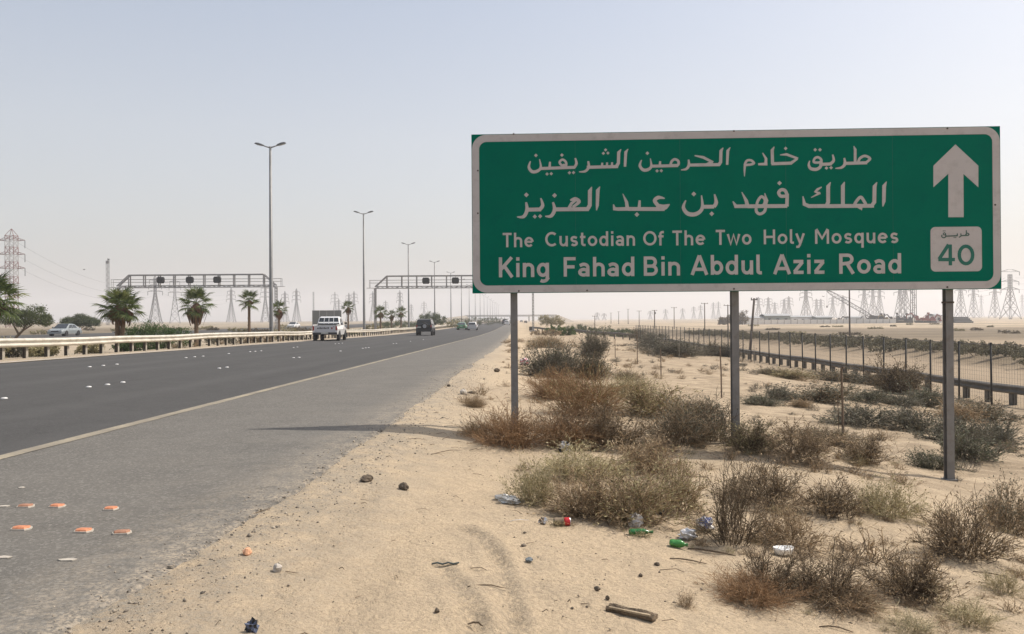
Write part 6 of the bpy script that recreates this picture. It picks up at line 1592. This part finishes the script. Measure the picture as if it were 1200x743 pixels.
stone(325, 670, 13, 10, M_ST2, 'pale angular stone on the sand below the peach-coloured one'); stone(290, 650, 13, 9, M_ST3, 'peach-orange chip of ceramic on the sand by the road edge', 'ceramic_chip', cat='chip')
stone(543, 462, 10, 7, M_ST2, 'whitish-grey stone on the verge left of the left sign post'); stone(526, 453, 5, 3, M_ST1, 'small dark stone at the asphalt edge beyond the whitish one'); stone(582, 436, 8, 5, M_ST1, 'dark lump beside a pale scrap, just left of the left sign post')
stone(553, 461, 11, 3, M_ST1, 'long low dark clod right of the whitish-grey stone'); stone(712, 703, 6, 5, M_ST1, 'small dark stone just above the weathered plank'); stone(700, 692, 8, 5, M_ST1, 'dark crumb above the weathered plank, topmost of a few'); stone(751, 676, 6, 4, M_ST1, 'black pointed crumb on the sand below the bottles'); stone(770, 663, 8, 4, M_ST1, 'dark clod below the lower green bottle')
stone(512, 718, 7, 6, M_ST1, 'dark stone lying in the left tyre track'); stone(620, 658, 10, 5, pmat('slate_chip', (.13, .15, .16), .8), 'bluish slate chip on the sand left of the red can', 'slate_chip', cat='chip')
# lumps along the tyre tracks
# bottles, can, bags
def glassy(name, col, rough=.12, tr=.75):
    m = pmat(name, col, rough, 0, var=.05, scale=20, spec=.5, trans=tr); return m
M_GREENB = glassy('green_plastic', (.04, .22, .06), .18, .45); M_GREENL = glassy('bright_green_plastic', (.07, .30, .07), .22, .35); M_CLEAR = glassy('clear_crumpled_plastic', (.62, .62, .60), .2, .5)
M_REDC = pmat('red_can_paint', (.50, .02, .025), .35, .2, var=.08); M_CAND = pmat('dirty_can', (.20, .15, .10), .6, .3, var=.3, scale=30); M_BAG = pmat('white_bag', (.62, .60, .58), .6, var=.12, scale=14, bump=.5); M_BAGB = pmat('blue_bag', (.20, .23, .42), .6, var=.4, scale=12); M_FOAM = pmat('foam_white', (.82, .82, .80), .7, var=.04); M_PINK = pmat('pink_bag', (.62, .26, .30), .6, var=.3, scale=10); M_CAP = pmat('bottle_cap', (.7, .7, .7), .4)
def bottle(px, py, L, rad, ang, tilt, mats, label, crush=0.):
    g = ground(px, py); o = empty('plastic_bottle', g + Vector((0, 0, rad * .9)), ang, label, 'bottle'); rs = random.Random(px)
    prof = [(.001, 0), (rad * .8, .0), (rad, .012), (rad, L * .25), (rad * .93, L * .3), (rad, L * .35), (rad, L * .62), (rad * .55, L * .82), (rad * .33, L * .88), (rad * .33, L * .97)]
    mb = MB(); mb.lathe((0, 0, 0), prof, 14, axis='X')
    mb.v = [(x, y * (1 + crush * math.sin(x * 60)), z * (1 - crush * (.5 + .5 * math.sin(x * 45 + 1)))) for x, y, z in mb.v]
    mb.build('bottle_body', mats[0], o, True)
    mb = MB(); mb.lathe((0, 0, 0), [(.001, L * .95), (rad * .42, L * .95), (rad * .42, L * 1.04), (.001, L * 1.04)], 10, axis='X'); mb.build('cap', mats[1], o)
    o.rotation_euler = (0, tilt, ang); return o
bottle(737, 627, .145, .021, R(-4), 0, (M_GREENB, M_GREENB), 'dark green plastic bottle lying under the brown shrub', .15)
bottle(785, 640, .105, .026, R(-22), .08, (M_GREENL, M_GREENB), 'bright green plastic bottle lying below the dark green one', .25)
bottle(580, 586, .12, .022, R(12), 0, (M_CLEAR, M_CAP), 'clear crushed plastic bottle under the leftmost near shrub', .3)
def crumple(name, px, py, w, h, mat, label, cat, seed=0, k=.35, mat2=None):
    g = ground(px, py); s = w * g.y / FPX / 2; H = h * g.y / FPX; rs = np.random.default_rng(seed + px)
    n, m = 14, 8; P = []
    for i in range(m + 1):
        t = i / m * math.pi
        for j in range(n):
            a = 2 * math.pi * j / n; q = 1 + rs.uniform(-k, k)
            P.append((math.sin(t) * math.cos(a) * s * q, math.sin(t) * math.sin(a) * s * .7 * q, max(-.005, H * .45 + math.cos(t) * H * .55 * q)))
    F = [(i * n + j, (i + 1) * n + j, (i + 1) * n + (j + 1) % n, i * n + (j + 1) % n) for i in range(m) for j in range(n)]
    mb = MB(); mb.add(P, F)
    if mat2: mb.m = [int(rs.uniform() < .4) for _ in mb.m]
    o = mb.build(name, [mat, mat2] if mat2 else mat); o.location = g; tag(o, label, cat); return o
M_FOIL = pmat('crumpled_foil', (.55, .55, .56), .35, .6, var=.3, scale=30)
g = ground(660, 616); o = empty('drink_can', g + Vector((0, 0, .024)), R(6), 'red drink can lying with a muddy bottom under the shrub', 'can')
mb = MB(); mb.lathe((0, 0, 0), [(.001, -.005), (.022, 0), (.031, .008), (.033, .02), (.032, .05)], 16, axis='X'); mb.build('can_body', M_REDC, o, True)
mb = MB(); mb.lathe((0, 0, 0), [(.0318, -.07), (.033, -.06), (.033, -.002)], 16, axis='X'); mb.lathe((0, 0, 0), [(.001, -.072), (.028, -.074), (.0318, -.07)], 16, axis='X'); mb.build('muddy_half', M_CAND, o, True)
mb = MB(); mb.lathe((0, 0, 0), [(.001, .048), (.026, .049), (.030, .056), (.032, .05)], 16, axis='X'); mb.build('lid', M_RIM, o); o.scale = (.82, .82, .82)
crumple('crumpled_cup', 744, 617, 17, 14, M_BAG, 'crumpled grey-white cup on top of the dark green bottle', 'cup'); crumple('crumpled_cup', 806, 632, 22, 12, M_FOIL, 'crumpled silvery cup between the blue bag and the green bottles', 'cup', mat2=M_BAG)
crumple('plastic_bag', 826, 622, 20, 15, M_BAG, 'crumpled blue and white plastic bag beside the dark open shrub', 'plastic bag', mat2=M_BAGB); crumple('plastic_bag', 716, 598, 14, 16, M_BAG, 'white rag of plastic caught in the brown shrub above the can', 'plastic bag')
crumple('black_scrap', 775, 604, 8, 7, M_SIG, 'small black scrap hanging in the brown shrub', 'scrap'); crumple('foil_bag', 661, 530, 13, 11, M_FOIL, 'crumpled foil snack bag on the sand crest by the rusty brush', 'foil bag', mat2=M_SIG, k=.5)
crumple('rubbish_bag', 615, 428, 11, 8, M_PINK, 'pink rubbish bag just right of the left sign post', 'rubbish bag', mat2=M_BAG); crumple('dark_rag', 295, 741, 13, 14, M_SIG, 'dark pointed rag at the bottom edge of the sand', 'rag', k=.5, mat2=pmat('rag_blue', (.10, .12, .18), .8))
crumple('crumpled_plastic', 597, 590, 22, 8, M_CLEAR, 'flattened clear plastic at the foot of the leftmost near shrub', 'plastic', k=.4); crumple('crumpled_can', 636, 614, 10, 7, M_FOIL, 'grey crumpled scrap left of the red can', 'scrap', mat2=M_CAND)
g = ground(691, 474); mb = MB(); sb = 4.6 * g.y / FPX; mb.lathe((0, 0, sb), [(.001, -sb)] + [(sb * math.cos(R(a)), sb * 1.05 * math.sin(R(a))) for a in range(-75, 90, 15)] + [(.001, sb * 1.05)], 18); o = mb.build('white_ball', M_BAG, None, True); o.location = g + Vector((0, 0, .06)); tag(o, 'white ball resting on the rusty brush', 'ball')
# foam tray: a shallow oval shell
g = ground(918, 651); s = 12.5 * g.y / FPX; o = empty('foam_tray', g + Vector((0, 0, .022)), .1, 'white oval foam tray on the sand before the brown shrub', 'tray')
mb = MB(); n = 20; rings = [(1.0, .022), (.97, .030), (.86, .012), (.6, .006)]; P = []
for k, z in rings:
    for j in range(n): a = 2 * math.pi * j / n; P.append((s * k * math.cos(a), s * .62 * k * math.sin(a), z + .002 * math.cos(a * 2)))
mb.add(P, [(i * n + j, i * n + (j + 1) % n, (i + 1) * n + (j + 1) % n, (i + 1) * n + j) for i in range(3) for j in range(n)] + [tuple(3 * n + j for j in range(n))])
P2 = [(x * 1.0, y, z - .02 - .006) for x, y, z in P[:n]]; mb.add([p for p in P[:n]] + [(x * .82, y * .82, -.012) for x, y, z in P[:n]], [(j, n + j, n + (j + 1) % n, (j + 1) % n) for j in range(n)] + [tuple(range(2 * n - 1, n - 1, -1))])
mb.build('tray_shell', M_FOAM, o, True)
# weathered plank with a channel, sticks
M_PLK = pmat('weathered_wood', (.15, .11, .07), .95, var=.35, scale=18, bump=.8, bscale=50); M_PLK2 = pmat('weathered_wood_pale', (.30, .235, .155), .95, var=.3, scale=18, bump=.6, bscale=50)
a = ground(713, 713); b = ground(768, 729); d = (b - a); L = d.length; o = empty('wooden_plank', a.lerp(b, .5) + Vector((0, 0, .014)), math.atan2(d.y, d.x), 'weathered split plank lying on the sand, lower centre', 'plank')
mb = MB(); mb.loft([[Vector((x, y * 1.0, z)) for y, z in ((-.026, -.012), (.026, -.014), (.03, .004), (.012, .012 + e_), (-.004, .004), (-.02, .013), (-.03, .002))] for x, e_ in ((-L / 2, .002), (-L / 2 + .03, .006), (-L * .1, .0), (L * .2, .006), (L / 2 - .02, .002), (L / 2, -.004))]); mb.build('board', M_PLK, o)
mb = MB(); mb.beam((-L * .42, -.028, .010), (L * .44, -.024, .011), .012, .008); mb.build('split_edge', M_PLK2, o)
def stick(p0, p1, r, label, mat=M_PLK, bend=.03, name='stick'):
    a, b = ground(*p0), ground(*p1); m = a.lerp(b, .5); m.z = gz(m.x, m.y) + bend * .3; m.x += bend * .5
    mb = MB(); r *= .62; q = [a + Vector((0, 0, r * .6)), a.lerp(m, .5) + Vector((0, .01, r)), m + Vector((0, 0, r)), m.lerp(b, .5) + Vector((0, -.01, r * 1.2)), b + Vector((0, 0, r * .6))]
    mb.tube(q, [r * .6, r, r, r * .8, r * .4], 6); tag(mb.build(name, mat, None, True), label, 'stick')
stick((1056, 662), (1112, 674), .008, 'long dark stick lying left of the wide dark-brown shrub'); stick((1140, 670), (1190, 680), .006, 'dark stick under the wide dark-brown shrub'); stick((806, 644), (862, 652), .010, 'brown stick running right from the bright green bottle'); stick((505, 533), (542, 528), .006, 'bent dark twig on the sand below the sign shadow', bend=.06)
stick((785, 655), (828, 661), .007, 'dark forked stick below the bright green bottle'); stick((478, 515), (500, 516), .004, 'short twig just under the sign shadow'); stick((548, 688), (596, 690), .005, 'thin twig crossing the right tyre track'); stick((548, 733), (566, 735), .007, 'short thick stick at the bottom end of the left track')
stick((1000, 654), (1030, 663), .007, 'grey stick on the sand right of the foam tray'); stick((595, 612), (620, 610), .003, 'white stick on the sand left of the can', mat=M_BAG); stick((960, 735), (1000, 742), .006, 'dark stick at the bottom edge below the lowest shrubs')
stick((285, 608), (318, 596), .005, 'dark bent twig lying on the asphalt edge'); stick((1190, 640), (1238, 650), .006, 'stick leaving the right edge of the view')
mb = MB(); g = ground(522, 662); w = 16 * g.y / FPX
mb.loft([[Vector((x * w, .006 * s_, .004 + z + .004 * math.sin(x * 7))) for s_, z in ((-1, 0), (1, 0), (1, .006), (-1, .007))] for x in (-1, -.6, -.2, .2, .6, 1)]); o = mb.build('rubber_strip', pmat('rubber_strip_green', (.07, .085, .08), .8)); o.location = g; tag(o, 'dark greenish rubber strip on the sand above the left track', 'strip')

# ---- say which one of each row of look-alikes is meant, counted from the left
ORD = ['leftmost', 'second', 'third', 'fourth', 'fifth', 'sixth', 'seventh', 'eighth', 'ninth', 'tenth', 'eleventh', 'twelfth', 'thirteenth', 'fourteenth', 'fifteenth', 'sixteenth', 'seventeenth', 'eighteenth', 'nineteenth', 'twentieth']
TENS = {20: 'twenty', 30: 'thirty', 40: 'forty', 50: 'fifty'}
def ordinal(i):
    if i < 20: return ORD[i]
    n = i + 1
    if n % 10 == 0: return {30: 'thirtieth', 40: 'fortieth', 50: 'fiftieth'}[n]
    return TENS[n // 10 * 10] + '-' + ('first' if n % 10 == 1 else ORD[n % 10 - 1])
def relabel(objs, text):
    objs = sorted(objs, key=lambda o: o.location.x / o.location.y)
    for i, o in enumerate(objs): o['label'] = text % (ordinal(i) + ('' if i == 0 else ' from the left'))
G_ = {}
for o in list(sc.objects):
    if o.parent is None and o.get('group'): G_.setdefault(o['group'], []).append(o)
relabel(G_['bushes on the bank beyond the service road'], 'dusty bush, %s on the bank past the service road')
relabel(G_['far bushes along the median'], 'dusty green bush, %s in the far roadside planting')
relabel(G_['dark hedge behind the crossing guardrail'], 'dark green bush, %s behind the crossing guardrail')
relabel(G_['low scrub on the left plain'], 'low dark scrub bush, %s on the plain past the opposite road')
relabel(G_['low scrub on the right plain'], 'low dark scrub bush, %s between bank and yard wall')
st_ = G_['white studs marking the lanes']
mid = lambda o: (o.location.x - SL * o.location.y)
relabel([o for o in st_ if mid(o) < -9.0], 'white lane stud, %s in the lane line nearer the guardrail')
relabel([o for o in st_ if mid(o) >= -9.0], 'white lane stud, %s in the lane line nearer the shoulder')

# ================================================================ HAZE
hz = MB(); hz.box((0, 1450, 50), (9400, 4500, 110))
hm = bpy.data.materials.new('haze_air'); hm.use_nodes = True
ht = hm.node_tree; ht.nodes.remove(ht.nodes['Principled BSDF'])
pv = ht.nodes.new('ShaderNodeVolumePrincipled')
pv.inputs['Color'].default_value = (.93, .93, .95, 1)
pv.inputs['Density'].default_value = HAZE_DENSITY
pv.inputs['Anisotropy'].default_value = .3
ht.links.new(pv.outputs['Volume'], ht.nodes['Material Output'].inputs['Volume'])
hob = hz.build('haze', hm)
tag(hob, 'pale dusty haze hanging over the desert plain', 'haze', kind='stuff')
